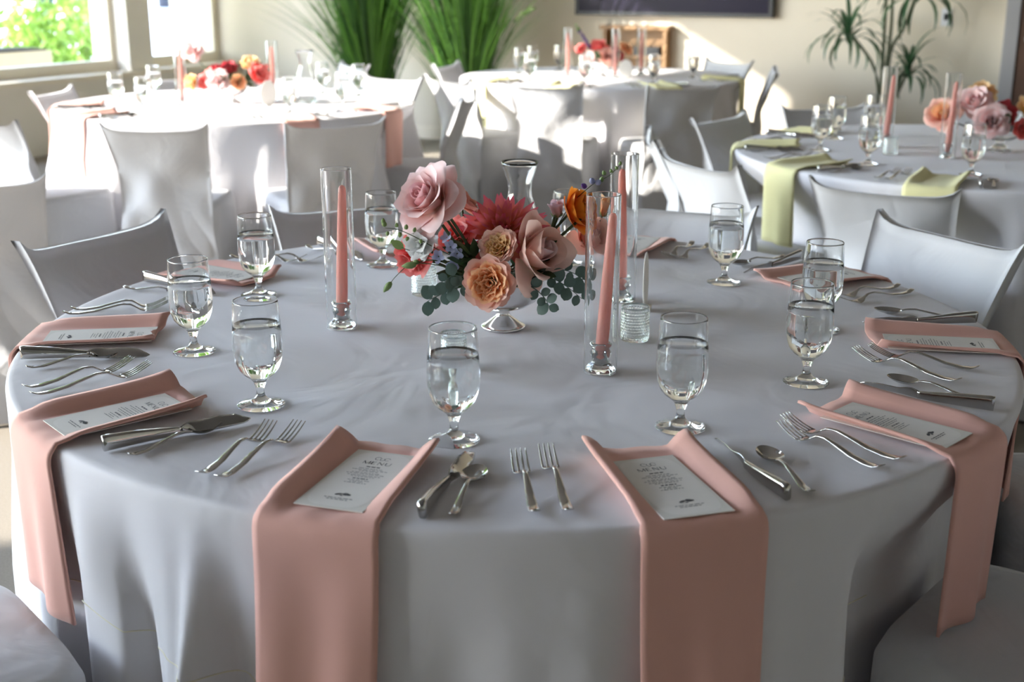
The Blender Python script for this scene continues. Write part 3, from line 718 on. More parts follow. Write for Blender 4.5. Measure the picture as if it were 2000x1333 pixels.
def votive_mesh():
    R = .0262; mb = MB()
    n = 192; rows = [(0.0, 0.0, 0), (R - .003, 0.0, 0), (R - .0006, .0012, 0), (R, .003, 0)] + [(R, .0045 + .0545 * k / 50, 1) for k in range(51)] + [(R, .0605, 0), (R, .0625, 0), (R - .0012, .0645, 0), (R - .0024, .0625, 0), (R - .0024, .061, 0), (R - .0026, .011, 0), (R - .0028, .009, 0), (R - .006, .0065, 0), (0.0, .006, 0)]
    V = []; F = []; m = len(rows)
    for i in range(n):
        a = 2 * pi * i / n
        for r, z, h in rows:
            if h:
                q = (z - .0045) / .0545 * 10; c = abs(sin(pi * q)); c2 = abs(cos(a * 16 + (pi / 2 if int(q) % 2 else 0))); r = r + .0019 * (c * c2) ** .8 - .0004
            V.append((r * cos(a), r * sin(a), z))
    for i in range(n):
        j = (i + 1) % n
        for k in range(m - 1): F.append((i * m + k, j * m + k, j * m + k + 1, i * m + k + 1))
    mb.add(V, F); o = mb.build('cup', thick_m, None, True); a = o.data; bpy.data.objects.remove(o)
    v, f = lathe([(R - .0024, .0620), (R - .0008, .0630), (R + .0002, .0645), (R - .0012, .0658), (R - .0026, .0645)], 48, True); o = mk('rim', v, f, thick_m); b = o.data; bpy.data.objects.remove(o); return a, b
VCUP, VHOB = votive_mesh()
def votive(x, y, label):
    o = empty('votive_holder', (x, y, TZ + .0012)); from_mesh('cup', VCUP, o); from_mesh('rim', VHOB, o); return tag(o, label, 'votive', 'hobnail votive cups')
votive(-.187, 2.592, 'clear hobnail glass votive behind the flowers at left')
votive(.229, 2.250, 'clear hobnail glass votive right of the nearest candle')
votive(-.100, 2.080, 'clear hobnail glass votive seen through the front goblet')

def carafe(x, y, label, sc=1.0, fill=None):
    o = empty('carafe', (x, y, TZ + .0012)); o.scale = (sc, sc, sc)
    out = [(0, 0), (.042, 0), (.046, .003), (.050, .015), (.052, .04), (.050, .075), (.044, .110), (.035, .142), (.028, .165), (.0265, .180), (.028, .196), (.034, .216), (.0405, .236), (.0430, .2440)]
    inn = [(.0415, .2440), (.0390, .236), (.0325, .216), (.0263, .196), (.0247, .180), (.0262, .165), (.0332, .142), (.0422, .110), (.0482, .075), (.0500, .04), (.0470, .012), (0, .008)]
    v, f = lathe(out + inn, 44); mk('glass', v, f, glass_m, o); return tag(o, label, 'carafe')
carafe(.018, 2.865, 'clear glass carafe behind the flowers on the main table')

def sign_disc(x, y, z, rz, tilt, label, rx=.036, rzv=.062):
    o = empty('table_number_sign', (x, y, z)); o.rotation_euler = (0, rad(tilt), rz)
    ps = [(rx * cos(2 * pi * i / 40), rzv + rzv * sin(2 * pi * i / 40)) for i in range(40)]; V = []; F = []
    for yy, s in ((-.002, .96), (-.0012, 1.0), (.0012, 1.0), (.002, .96)):
        for a, b in ps: V.append((a * s, yy, rzv + (b - rzv) * s))
    for r in range(3):
        for i in range(40): F.append((r * 40 + i, r * 40 + (i + 1) % 40, (r + 1) * 40 + (i + 1) % 40, (r + 1) * 40 + i))
    F.append(tuple(range(39, -1, -1))); F.append(tuple(120 + i for i in range(40)))
    mk('plaque', V, F, card2_m, o, False)
    MB().box((0, 0, .003), (.03, .022, .006)).build('stand', card2_m, o)
    return tag(o, label, 'sign')
sign_disc(.272, 2.470, TZ + .001, rad(80), 0, 'white oval table sign seen edge on behind the votive').rotation_euler = (0, rad(-9), rad(78))

# ------------------------------------------------------------------ flowers
def petal(name, w, h, rc, r0, a0, a1, a2, shape='rose', ripple=0.0, nu=9, nv=9, seed=0, lo=0.0, hi=1.0):
    rnd = random.Random(seed); ph = rnd.random() * 6
    V = []; A = []
    cl = [(r0, 0.0)]; n = 40
    for i in range(n):
        t = (i + .5) / n; a = a0 + a1 * t + a2 * t ** 3.5; r, z = cl[-1]; cl.append((r + h / n * sin(a), z + h / n * cos(a)))
    for i in range(nu):
        s = -1 + 2 * i / (nu - 1)
        for j in range(nv):
            t = j / (nv - 1)
            if shape == 'rose': W = w * (.28 + .72 * math.sin(pi / 2 * min(1, t * 1.45)) ** .9) * (1 - .22 * t ** 6); tt = t * (1 - .16 * s * s * t)
            elif shape == 'point': W = w * (.35 + .65 * sin(pi * min(1, .15 + .55 * t))) * (1 - t ** 3.2) + .0004; tt = t
            elif shape == 'round': W = w * (sin(pi * (.08 + .84 * t)) ** .55); tt = t
            else: W = w * (.22 + .78 * sin(pi / 2 * min(1, 1.25 * t))); tt = t * (1 - .30 * s * s * t)
            k = tt * n; q = min(int(k), n - 1); fr = k - q
            r = cl[q][0] + (cl[q + 1][0] - cl[q][0]) * fr; z = cl[q][1] + (cl[q + 1][1] - cl[q][1]) * fr
            psi = s * W / rc; x = r + rc * (cos(psi) - 1); y = rc * sin(psi)
            rp = ripple * t * t * (sin(5.3 * s + ph) + .6 * sin(9.1 * s + 2 * ph)); x += rp; z += rp * .6
            V.append((x, y, z)); A.append(lo + (hi - lo) * t)
    F = []
    for i in range(nu - 1):
        for j in range(nv - 1): F.append((i * nv + j, (i + 1) * nv + j, (i + 1) * nv + j + 1, i * nv + j + 1))
    me = bpy.data.meshes.new(name); me.from_pydata(V, [], F); me.update(); me.polygons.foreach_set('use_smooth', [True] * len(F))
    a = me.attributes.new('pt', 'FLOAT', 'POINT'); a.data.foreach_set('value', A); me.materials.append(None)
    return me
PCACHE = {}
def layers(parent, key, spec, mat, seed=0, sc=1.0, jit=.10):
    rnd = random.Random(seed); n_all = 0
    for li, L_ in enumerate(spec):
        n, kw = L_[0], L_[1]
        if (key, li) not in PCACHE: PCACHE[(key, li)] = [petal('petal', seed=li * 7 + q, **kw) for q in range(2 if n > 3 else 1)]
        ms = PCACHE[(key, li)]; off = rnd.random() * 6.28
        for i in range(n):
            o = from_mesh('petal', ms[i % len(ms)], parent, mat[min(li, len(mat) - 1)] if isinstance(mat, (list, tuple)) else mat)
            o.rotation_euler = (rnd.uniform(-jit, jit), rnd.uniform(-jit, jit), off + 2 * pi * (i + rnd.uniform(-.12, .12)) / n)
            s = sc * rnd.uniform(.94, 1.06); o.scale = (s, s, s)
K = dict
TEA = [(3, K(w=.017, h=.046, rc=.0085, r0=.003, a0=.12, a1=-.28, a2=.1)), (4, K(w=.023, h=.050, rc=.016, r0=.006, a0=.25, a1=-.35, a2=.35)), (5, K(w=.029, h=.053, rc=.022, r0=.008, a0=.45, a1=-.45, a2=.75, ripple=.001)), (5, K(w=.035, h=.056, rc=.030, r0=.010, a0=.72, a1=-.55, a2=1.25, ripple=.0015)), (6, K(w=.039, h=.058, rc=.036, r0=.010, a0=1.05, a1=-.45, a2=1.5, ripple=.002)), (4, K(w=.041, h=.058, rc=.042, r0=.010, a0=1.45, a1=-.2, a2=1.1, ripple=.002))]
BUDR = [(3, K(w=.016, h=.052, rc=.009, r0=.002, a0=.15, a1=-.38, a2=.0)), (4, K(w=.024, h=.056, rc=.017, r0=.006, a0=.35, a1=-.55, a2=.1)), (4, K(w=.032, h=.058, rc=.026, r0=.009, a0=.62, a1=-.75, a2=.35)), (3, K(w=.036, h=.062, rc=.033, r0=.010, a0=.92, a1=-.75, a2=.9, ripple=.001)), (2, K(w=.036, h=.064, rc=.036, r0=.010, a0=1.15, a1=.1, a2=.4, ripple=.0015))]
GARD = [(5, K(w=.010, h=.018, rc=.006, r0=.002, a0=.3, a1=-.2, a2=.6, ripple=.001)), (7, K(w=.011, h=.022, rc=.007, r0=.007, a0=.4, a1=-.25, a2=.7, ripple=.0012)), (8, K(w=.013, h=.026, rc=.009, r0=.011, a0=.5, a1=-.3, a2=.7, ripple=.0014)), (9, K(w=.015, h=.030, rc=.013, r0=.014, a0=.6, a1=-.35, a2=.75, ripple=.0014)), (9, K(w=.018, h=.033, rc=.020, r0=.017, a0=.72, a1=-.4, a2=.7, ripple=.0012)), (9, K(w=.021, h=.036, rc=.028, r0=.017, a0=.95, a1=-.6, a2=.8, ripple=.0012)), (8, K(w=.024, h=.038, rc=.034, r0=.014, a0=1.3, a1=-.6, a2=.7, ripple=.0012))]
RANU = [(5, K(w=.011, h=.030, rc=.006, r0=.002, a0=.2, a1=-.75, a2=0)), (6, K(w=.014, h=.034, rc=.010, r0=.004, a0=.45, a1=-.95, a2=.05)), (7, K(w=.017, h=.037, rc=.014, r0=.006, a0=.7, a1=-1.1, a2=.15)), (8, K(w=.019, h=.040, rc=.018, r0=.008, a0=.95, a1=-1.15, a2=.3)), (8, K(w=.021, h=.042, rc=.022, r0=.009, a0=1.2, a1=-1.1, a2=.5, ripple=.001)), (7, K(w=.022, h=.043, rc=.026, r0=.009, a0=1.5, a1=-1.0, a2=.7, ripple=.001))]
DAHL = [(8, K(w=.0055, h=.024, rc=.005, r0=.002, a0=.05, a1=-.1, a2=.0, shape='point', nu=5)), (12, K(w=.0065, h=.031, rc=.006, r0=.004, a0=.28, a1=.0, a2=.1, shape='point', nu=5)), (15, K(w=.0072, h=.039, rc=.007, r0=.006, a0=.55, a1=.05, a2=.15, shape='point', nu=5)), (17, K(w=.0080, h=.047, rc=.008, r0=.007, a0=.85, a1=.05, a2=.1, shape='point', nu=5)), (18, K(w=.0085, h=.053, rc=.009, r0=.008, a0=1.18, a1=.0, a2=.05, shape='point', nu=5)), (16, K(w=.0085, h=.054, rc=.010, r0=.008, a0=1.55, a1=-.05, a2=.1, shape='point', nu=5))]
RUFF = [(3, K(w=.027, h=.026, rc=.022, r0=.001, a0=.15, a1=.1, a2=.5, shape='fan', ripple=.003, nu=13)), (5, K(w=.036, h=.036, rc=.034, r0=.002, a0=.5, a1=.1, a2=.7, shape='fan', ripple=.0045, nu=13)), (6, K(w=.046, h=.044, rc=.050, r0=.003, a0=1.0, a1=.2, a2=.5, shape='fan', ripple=.006, nu=15))]
SMALL = [(5, K(w=.0045, h=.010, rc=.02, r0=.001, a0=1.1, a1=.2, a2=.2, shape='round', nu=5, nv=5))]
LISI = [(3, K(w=.014, h=.036, rc=.009, r0=.002, a0=.25, a1=-.35, a2=.35)), (4, K(w=.018, h=.037, rc=.0145, r0=.003, a0=.5, a1=-.6, a2=.8, ripple=.001))]
P_pink = petal_mat('pale_pink_petal', (.80, .52, .42), (.86, .53, .50), (.90, .72, .72), .28)
P_pink_in = petal_mat('rose_pink_petal', (.80, .30, .30), (.83, .40, .42), (.88, .58, .60), .28)
P_blush = petal_mat('blush_petal', (.88, .66, .48), (.90, .60, .52), (.92, .68, .60), .4)
P_peach = petal_mat('peach_petal', (.95, .38, .12), (.97, .50, .22), (.97, .66, .40), .42)
P_peach_o = petal_mat('pink_edge_peach_petal', (.92, .50, .32), (.93, .56, .42), (.93, .62, .54), .36)
P_honey = petal_mat('honey_petal', (.80, .47, .08), (.90, .60, .24), (.92, .70, .44), .38)
P_dahl = petal_mat('dahlia_petal', (.90, .50, .12), (.86, .27, .18), (.78, .15, .26), .32)
P_orange = petal_mat('orange_petal', (.70, .12, .01), (.86, .22, .01), (.92, .34, .03), .3)
P_coral = petal_mat('coral_petal', (.86, .10, .10), (.92, .17, .17), (.95, .34, .31), .4)
P_salmon = petal_mat('salmon_petal', (.85, .36, .26), (.88, .45, .36), (.90, .58, .48), .3)
P_red = petal_mat('crimson_petal', (.42, .03, .05), (.50, .04, .07), (.60, .08, .10), .25)
P_white = petal_mat('white_petal', (.70, .74, .70), (.82, .83, .82), (.88, .88, .88), .3)
P_blue = petal_mat('lilac_blue_petal', (.36, .38, .55), (.42, .45, .66), (.52, .55, .74), .3)
P_purple = petal_mat('purple_petal', (.14, .06, .30), (.20, .10, .42), (.30, .18, .52), .25)
P_lilac = petal_mat('lilac_pink_petal', (.74, .62, .45), (.80, .56, .58), (.84, .66, .74), .3)

BOWL = Vector((-.017, 2.339, TZ))
def to_local(o, pts):
    inv = o.matrix_basis.inverted() if o.rotation_mode != 'QUATERNION' else (Matrix.Translation(o.location) @ o.rotation_quaternion.to_matrix().to_4x4() @ Matrix.Diagonal((*o.scale, 1))).inverted()
    return [inv @ Vector(p) for p in pts]
def sepals(o, r, l, n=5):
    mb = MB()
    for i in range(n):
        a = 2 * pi * i / n; d = Vector((cos(a), sin(a), 0)); s = Vector((-sin(a), cos(a), 0))
        mb.add([Vector((0, 0, -.002)), d * r * .8 + s * r * .35 + Vector((0, 0, .002)), d * r * 1.2 + Vector((0, 0, l)), d * r * .8 - s * r * .35 + Vector((0, 0, .002))], [(0, 1, 2, 3)])
    mb.build('sepals', lightgreen_m, o, True)
def flower(name, off, face, spec_key, spec, mat, label, sc=1.0, seed=0, base=BOWL, stem=True, stem_to=None, sr=.0026, cat='flower', group=None, depth=.03, jit=.10, stem_mat=None, sep=True):
    """off: centre of the bloom relative to the bowl; face: direction the bloom looks"""
    fdir = Vector(face).normalized(); q = fdir.to_track_quat('Z', 'Y')
    loc = base + Vector(off) - fdir * depth * sc
    o = empty(name, loc, q); layers(o, spec_key, spec, mat, seed, sc, jit)
    if sep: sepals(o, .012 * sc, .012 * sc)
    if stem:
        tgt = base + (Vector(stem_to) if stem_to else Vector((off[0] * .25, off[1] * .25, .075)))
        mid = (loc - fdir * .03 * sc) * .6 + tgt * .4
        mb = MB(); mb.add(*tube([(p, a, b, c) for (p, a, b, c) in stem_path(to_local(o, [loc, mid, tgt]), sr, sr * 1.2, 10)], 7)); mb.build('stem', stem_mat or stem_m, o, True)
    return tag(o, label, cat, group)
CEN = 'flowers in the silver bowl on the main table'
def pedestal_bowl(x, y, label, mat, sc=1.0, z=TZ + .0012):
    o = empty('pedestal_bowl', (x, y, z)); o.scale = (sc, sc, sc)
    v, f = lathe([(0, 0), (.042, 0), (.0438, .002), (.0425, .0048), (.034, .009), (.024, .0165), (.0160, .0225), (.0130, .0275), (.0128, .0330), (.0140, .0352), (.0128, .0365)], 56); mk('foot', v, f, mat, o)
    v, f = lathe([(0, .0360), (.014, .0362), (.024, .0375), (.046, .0440), (.0635, .0550), (.0745, .0690), (.0795, .0830), (.0805, .0960), (.0815, .0985), (.0795, .0990), (.0780, .0960), (.0770, .0830), (.0720, .0705), (.0610, .0580), (.0450, .0480), (0, .0410)], 56); mk('bowl', v, f, mat, o)
    return tag(o, label, 'bowl')
pedestal_bowl(BOWL.x, BOWL.y, 'silver pedestal bowl holding the main flower arrangement', compote_m)
FL = [
 ('pink_rose', (-.150, -.025, .262), (-.62, -.62, .50), 'TEA', TEA, [P_pink_in, P_pink_in, P_pink, P_pink, P_pink, P_pink], 'large pale pink rose at the upper left of the bouquet', 1.22, 1),
 ('orange_bloom', (-.062, .06, .246), (.7, .25, .6), 'RUFF', RUFF, P_salmon, 'orange ruffled bloom behind the large pale pink rose', .85, 2),
 ('coral_bloom', (-.095, .02, .190), (-.4, -.5, .7), 'RUFF', RUFF, P_coral, 'coral bloom under the large pink rose, left of the dahlia', 1.0, 3),
 ('dahlia', (-.004, -.002, .212), (-.10, -.62, .78), 'DAHL', DAHL, P_dahl, 'spiky pink and yellow dahlia at the top centre', 1.5, 4),
 ('peach_rose', (-.012, -.068, .180), (-.30, -.80, .55), 'GARD', GARD, [P_honey, P_honey, P_honey, P_honey, P_peach_o, P_blush, P_blush], 'small honey yellow rose below the dahlia', .82, 5),
 ('blush_rose', (.070, -.055, .163), (.62, -.62, .45), 'BUDR', BUDR, [P_pink, P_pink, P_blush, P_blush, P_blush], 'blush rose with folded petals at the right of centre', 1.30, 6),
 ('garden_rose', (-.030, -.100, .112), (-.22, -.94, .16), 'GARD', GARD, [P_peach, P_peach, P_peach, P_peach, P_peach, P_peach_o, P_peach_o], 'full peach garden rose hanging over the bowl rim', 1.08, 7),
 ('salmon_bloom', (.085, .035, .192), (.2, -.3, .9), 'RUFF', RUFF, P_salmon, 'salmon bloom behind the blush rose', .75, 8),
 ('lisianthus_bud', (.100, .02, .240), (-.15, -.2, .97), 'LISI', LISI, P_lilac, 'lilac pink lisianthus bud left of the orange ranunculus', .95, 9),
 ('ranunculus', (.155, .01, .232), (.85, -.38, .30), 'RANU', RANU, P_orange, 'bright orange ranunculus beside the nearest glass cylinder', 1.05, 10),
 ('salmon_rose', (.172, .045, .172), (.35, -.65, .55), 'BUDR', BUDR, P_salmon, 'salmon rose seen partly through the nearest glass cylinder', .88, 11),
 ('peach_tulip', (.200, .07, .236), (.25, -.1, .95), 'LISI', LISI, P_peach, 'peach bud seen through the nearest glass cylinder', 1.05, 12),
 ('coral_ruffled_bloom', (-.176, .0, .155), (-.60, -.65, .25), 'RUFF', RUFF, P_coral, 'coral ruffled bloom at the far left of the bouquet', 1.25, 13),
 ('coral_sweet_pea', (-.190, .0, .128), (-.55, -.6, -.35), 'RUFF', RUFF, P_coral, 'drooping coral bloom above the left votive', .8, 14),
 ('white_bloom', (-.160, -.05, .178), (-.35, -.85, .35), 'RUFF', RUFF, P_white, 'small white bloom below the large pink rose', .72, 15),
]
for (nm, off, face, key, spec, mat, label, sc, seed) in FL:
    flower(nm, off, face, key, spec, mat, label, sc, seed, group=CEN)
# lilac blue star flowers
for i, (off, face) in enumerate((((-.121, -.055, .153), (-.3, -.9, .2)), ((-.097, -.058, .173), (.1, -.9, .5)), ((-.093, -.06, .138), (.2, -.95, -.2)), ((-.106, -.05, .190), (-.5, -.6, .6)), ((-.085, -.055, .158), (0, -1, .1)))):
    flower('blue_star_flower', off, face, 'SMALL', SMALL, P_blue, 'small lilac blue star flower left of centre, ' + ['leftmost of five', 'second highest of five', 'lowest of five', 'highest of five', 'nearest the honey rose'][i], 1.25, 30 + i, sr=.0008, depth=.003, sep=False, group=CEN)
# delphinium sprig right
def sprig(name, pts, buds, label, r0=.0011, r1=.0006, mat=stem_m, leaves=()):
    o = empty(name, BOWL + Vector(pts[0])); L0 = Vector(pts[0])
    mb = MB(); mb.add(*tube(stem_path([Vector(p) - L0 for p in pts], r0, r1, 18), 6)); mb.build('stem', mat, o, True)
    for (p, d, s, bm) in buds:
        dv = Vector(d).normalized(); v, f = lathe([(0, 0), (.17 * s, .12 * s), (.26 * s, .38 * s), (.22 * s, .7 * s), (.08 * s, 1.0 * s), (0, 1.08 * s)], 9) if s > .02 else lathe([(0, 0), (.30 * s, .12 * s), (.42 * s, .4 * s), (.34 * s, .75 * s), (.12 * s, 1.0 * s), (0, 1.08 * s)], 9)
        b = mk('bud', v, f, bm, o); b.location = Vector(p) - L0; b.rotation_mode = 'QUATERNION'; b.rotation_quaternion = dv.to_track_quat('Z', 'Y')
    for (p, d, s, nrm, lm) in leaves:
        lf = leaf_obj('leaf', s, .55, lm, o); lf.location = Vector(p) - L0; lf.rotation_mode = 'QUATERNION'; lf.rotation_quaternion = aim(d, nrm)
    return tag(o, label, 'flower stem', CEN)
LEAFC = {}
def leaf_mesh(asp):
    if asp not in LEAFC:
        def fn(u, v):
            t = v; w = asp * .5 * (sin(pi * t) ** .62 if asp > .7 else sin(pi * t ** .8) ** .9); s = -1 + 2 * u
            return (s * w, -.10 * w * s * s + .06 * sin(pi * t), t)
        v, f = grid(5, 8, fn); o = mk('leaf', v, f, None); me = o.data; me.materials.append(None); bpy.data.objects.remove(o); LEAFC[asp] = me
    return LEAFC[asp]
def leaf_obj(name, s, asp, mat, parent):
    o = from_mesh(name, leaf_mesh(asp), parent, mat); o.scale = (s, s, s); return o
def aim(d, nrm):
    z = Vector(d).normalized(); y = Vector(nrm); y = (y - z * y.dot(z)).normalized(); x = y.cross(z)
    return Matrix((x, y, z)).transposed().to_quaternion()
G1 = lightgreen_m
sprig('delphinium_sprig', [(.06, .0, .10), (.115, .025, .215), (.165, .03, .270), (.200, .03, .290), (.222, .03, .312)], [((.158, .03, .268), (-.6, -.4, .5), .013, P_purple), ((.170, .026, .277), (-.2, -.6, .7), .014, P_blue), ((.178, .028, .276), (.3, -.7, .4), .014, P_blue), ((.186, .03, .279), (.2, -.3, .9), .011, G1), ((.193, .028, .292), (-.4, -.3, .9), .010, G1), ((.206, .03, .296), (-.3, -.2, .9), .008, G1), ((.217, .03, .302), (-.5, 0, .8), .008, G1), ((.221, .03, .310), (.1, 0, 1), .008, G1)], 'sprig with tiny blue florets rising right of the orange ranunculus')
sprig('bud_sprig', [(-.07, -.04, .14), (-.12, -.05, .165), (-.165, -.05, .190), (-.195, -.05, .203), (-.218, -.05, .206)], [((-.218, -.05, .208), (-.3, 0, 1), .012, G1), ((-.213, -.05, .200), (-.2, 0, -1), .009, G1), ((-.222, -.05, .214), (.1, 0, 1), .010, G1), ((-.197, -.05, .207), (.1, -.2, .9), .009, G1), ((-.190, -.05, .198), (-.2, 0, -1), .010, G1), ((-.180, -.05, .203), (.2, -.2, 1), .010, G1), ((-.176, -.05, .190), (-.3, -.3, -.8), .009, G1), ((-.165, -.05, .198), (.3, 0, 1), .009, G1), ((-.152, -.055, .186), (0, -.5, -.7), .009, G1)], 'thin sprig of small green buds at the upper left')
sprig('closed_bud_stem', [(-.05, -.05, .105), (-.09, -.06, .128), (-.135, -.06, .140), (-.172, -.06, .139), (-.198, -.06, .118), (-.214, -.06, .098)], [((-.160, -.06, .139), (-1, 0, -.12), .027, G1), ((-.208, -.06, .106), (-.62, 0, -.8), .024, G1)], 'long curved stem with two closed green buds at left')
sprig('thin_bud_stem', [(-.05, -.05, .110), (-.09, -.055, .134), (-.13, -.055, .146), (-.16, -.055, .143)], [((-.156, -.055, .143), (-1, 0, -.1), .012, G1)], 'straight thin stem above the curved bud stem', r0=.0013, r1=.001)
sprig('leafy_twig', [(-.08, -.03, .12), (-.14, -.035, .150), (-.180, -.04, .163), (-.205, -.04, .175)], [], 'thin twig with one pointed leaf at far left', leaves=[((-.185, -.04, .165), (-.9, 0, .55), .030, (0, -1, .3), lightgreen_m)])
# woody stems
for i, (a, b, c) in enumerate((((-.045, -.02, .12), (-.070, -.025, .175), (-.105, -.03, .232)), ((-.03, -.03, .11), (-.08, -.045, .165), (-.112, -.05, .212)), ((.05, -.0, .10), (.095, .0, .165), (.148, .0, .215)), ((.06, .01, .10), (.085, .015, .165), (.100, .02, .222)))):
    o = empty('bare_stem', BOWL + Vector(a)); mb = MB(); A0 = Vector(a); mb.add(*tube(stem_path([Vector(q) - A0 for q in (a, b, c)], .0034, .0028, 8), 7)); mb.build('stalk', stem_m, o, True)
    mb = MB(); pp = (Vector(b) - A0); mb.add(*tube([(pp, .0016, .0016, 0), (pp + Vector((.004, -.003, .008)), .0006, .0006, 0)], 5)); mb.build('thorn', stem_m, o, True)
    tag(o, ['dark bare stem leaning left under the orange bloom', 'green bare stem crossing left of the dahlia', 'dark bare stem leaning right below the ranunculus', 'thin upright stem under the lisianthus bud'][i], 'stem', CEN)
# eucalyptus
def euca(pts, seed, label, n=8, s0=.028):
    rnd = random.Random(seed); o = empty('eucalyptus_branch', BOWL + Vector(pts[0])); L0 = Vector(pts[0]); path = stem_path([Vector(p) - L0 for p in pts], .0013, .0006, 2 * n)
    mb = MB(); mb.add(*tube(path, 6)); mb.build('stem', euca_m, o, True)
    for i in range(2, 2 * n + 1):
        p = path[i][0]; t = (path[min(i + 1, 2 * n)][0] - path[i - 1][0]).normalized(); sd = t.cross(Vector((0, -1, .2))).normalized() * (1 if i % 2 else -1)
        d = (sd + t * rnd.uniform(.1, .6) + Vector((0, rnd.uniform(-.5, .2), rnd.uniform(-.3, .3)))).normalized()
        l = leaf_obj('leaf', s0 * rnd.uniform(.7, 1.15), .85, euca_m, o); l.location = p; l.rotation_mode = 'QUATERNION'; l.rotation_quaternion = aim(d, (rnd.uniform(-.6, .6), -1, rnd.uniform(-.2, .9)))
    return tag(o, label, 'eucalyptus', CEN)
euca([(-.045, -.06, .105), (-.085, -.07, .100), (-.115, -.072, .085), (-.140, -.072, .072)], 1, 'eucalyptus branch drooping left over the bowl', 5, .030)
euca([(-.05, -.05, .11), (-.09, -.06, .118), (-.108, -.062, .108)], 2, 'short eucalyptus branch above the left drooping one', 3, .028)
euca([(.035, -.06, .105), (.060, -.085, .098), (.078, -.092, .082), (.085, -.094, .068)], 3, 'eucalyptus branch hanging over the right of the bowl rim', 4, .026)
euca([(.05, -.04, .105), (.090, -.05, .110), (.120, -.055, .095), (.148, -.055, .072)], 4, 'eucalyptus branch reaching right towards the nearest candle', 5, .026)
euca([(.05, -.02, .11), (.10, -.03, .122), (.130, -.035, .118), (.150, -.035, .104)], 5, 'upper eucalyptus branch at the right of the bowl', 4, .025)
# dark rose leaves filling the centre
rnd = random.Random(4)
for i in range(24):
    a = -.45 + (pi + 1.0) * i / 23 + rnd.uniform(-.1, .1); el = rnd.uniform(.0, .8)
    d = Vector((cos(a) * cos(el), sin(a) * cos(el) - .2, sin(el))); p = Vector((.045 * cos(a), .04 * sin(a) - .012, .100 + rnd.uniform(0, .035)))
    o = empty('rose_leaf_stem', BOWL + p); s = rnd.uniform(.045, .062)
    for k, (dv, q) in enumerate(((d, .75), (d + d.orthogonal() * .8, .55), (d - d.orthogonal() * .8, .55))):
        l = leaf_obj('leaf', s * q * 1.2, .55, leaf_m, o); l.location = d * (.03 if k == 0 else .02); l.rotation_mode = 'QUATERNION'; l.rotation_quaternion = aim(dv, (rnd.uniform(-.5, .5), -.6, 1))
    mb = MB(); mb.add(*tube([(-d * .035, .0014, .0014, 0), (d * .031, .0010, .0010, 0)], 5)); mb.build('stalk', stem_m, o, True)
    tag(o, 'dark green rose leaves tucked in at the ' + ('right' if i < 7 else 'back' if i < 17 else 'left') + ' of the main bouquet', 'leaf', 'leaves filling the main bouquet')

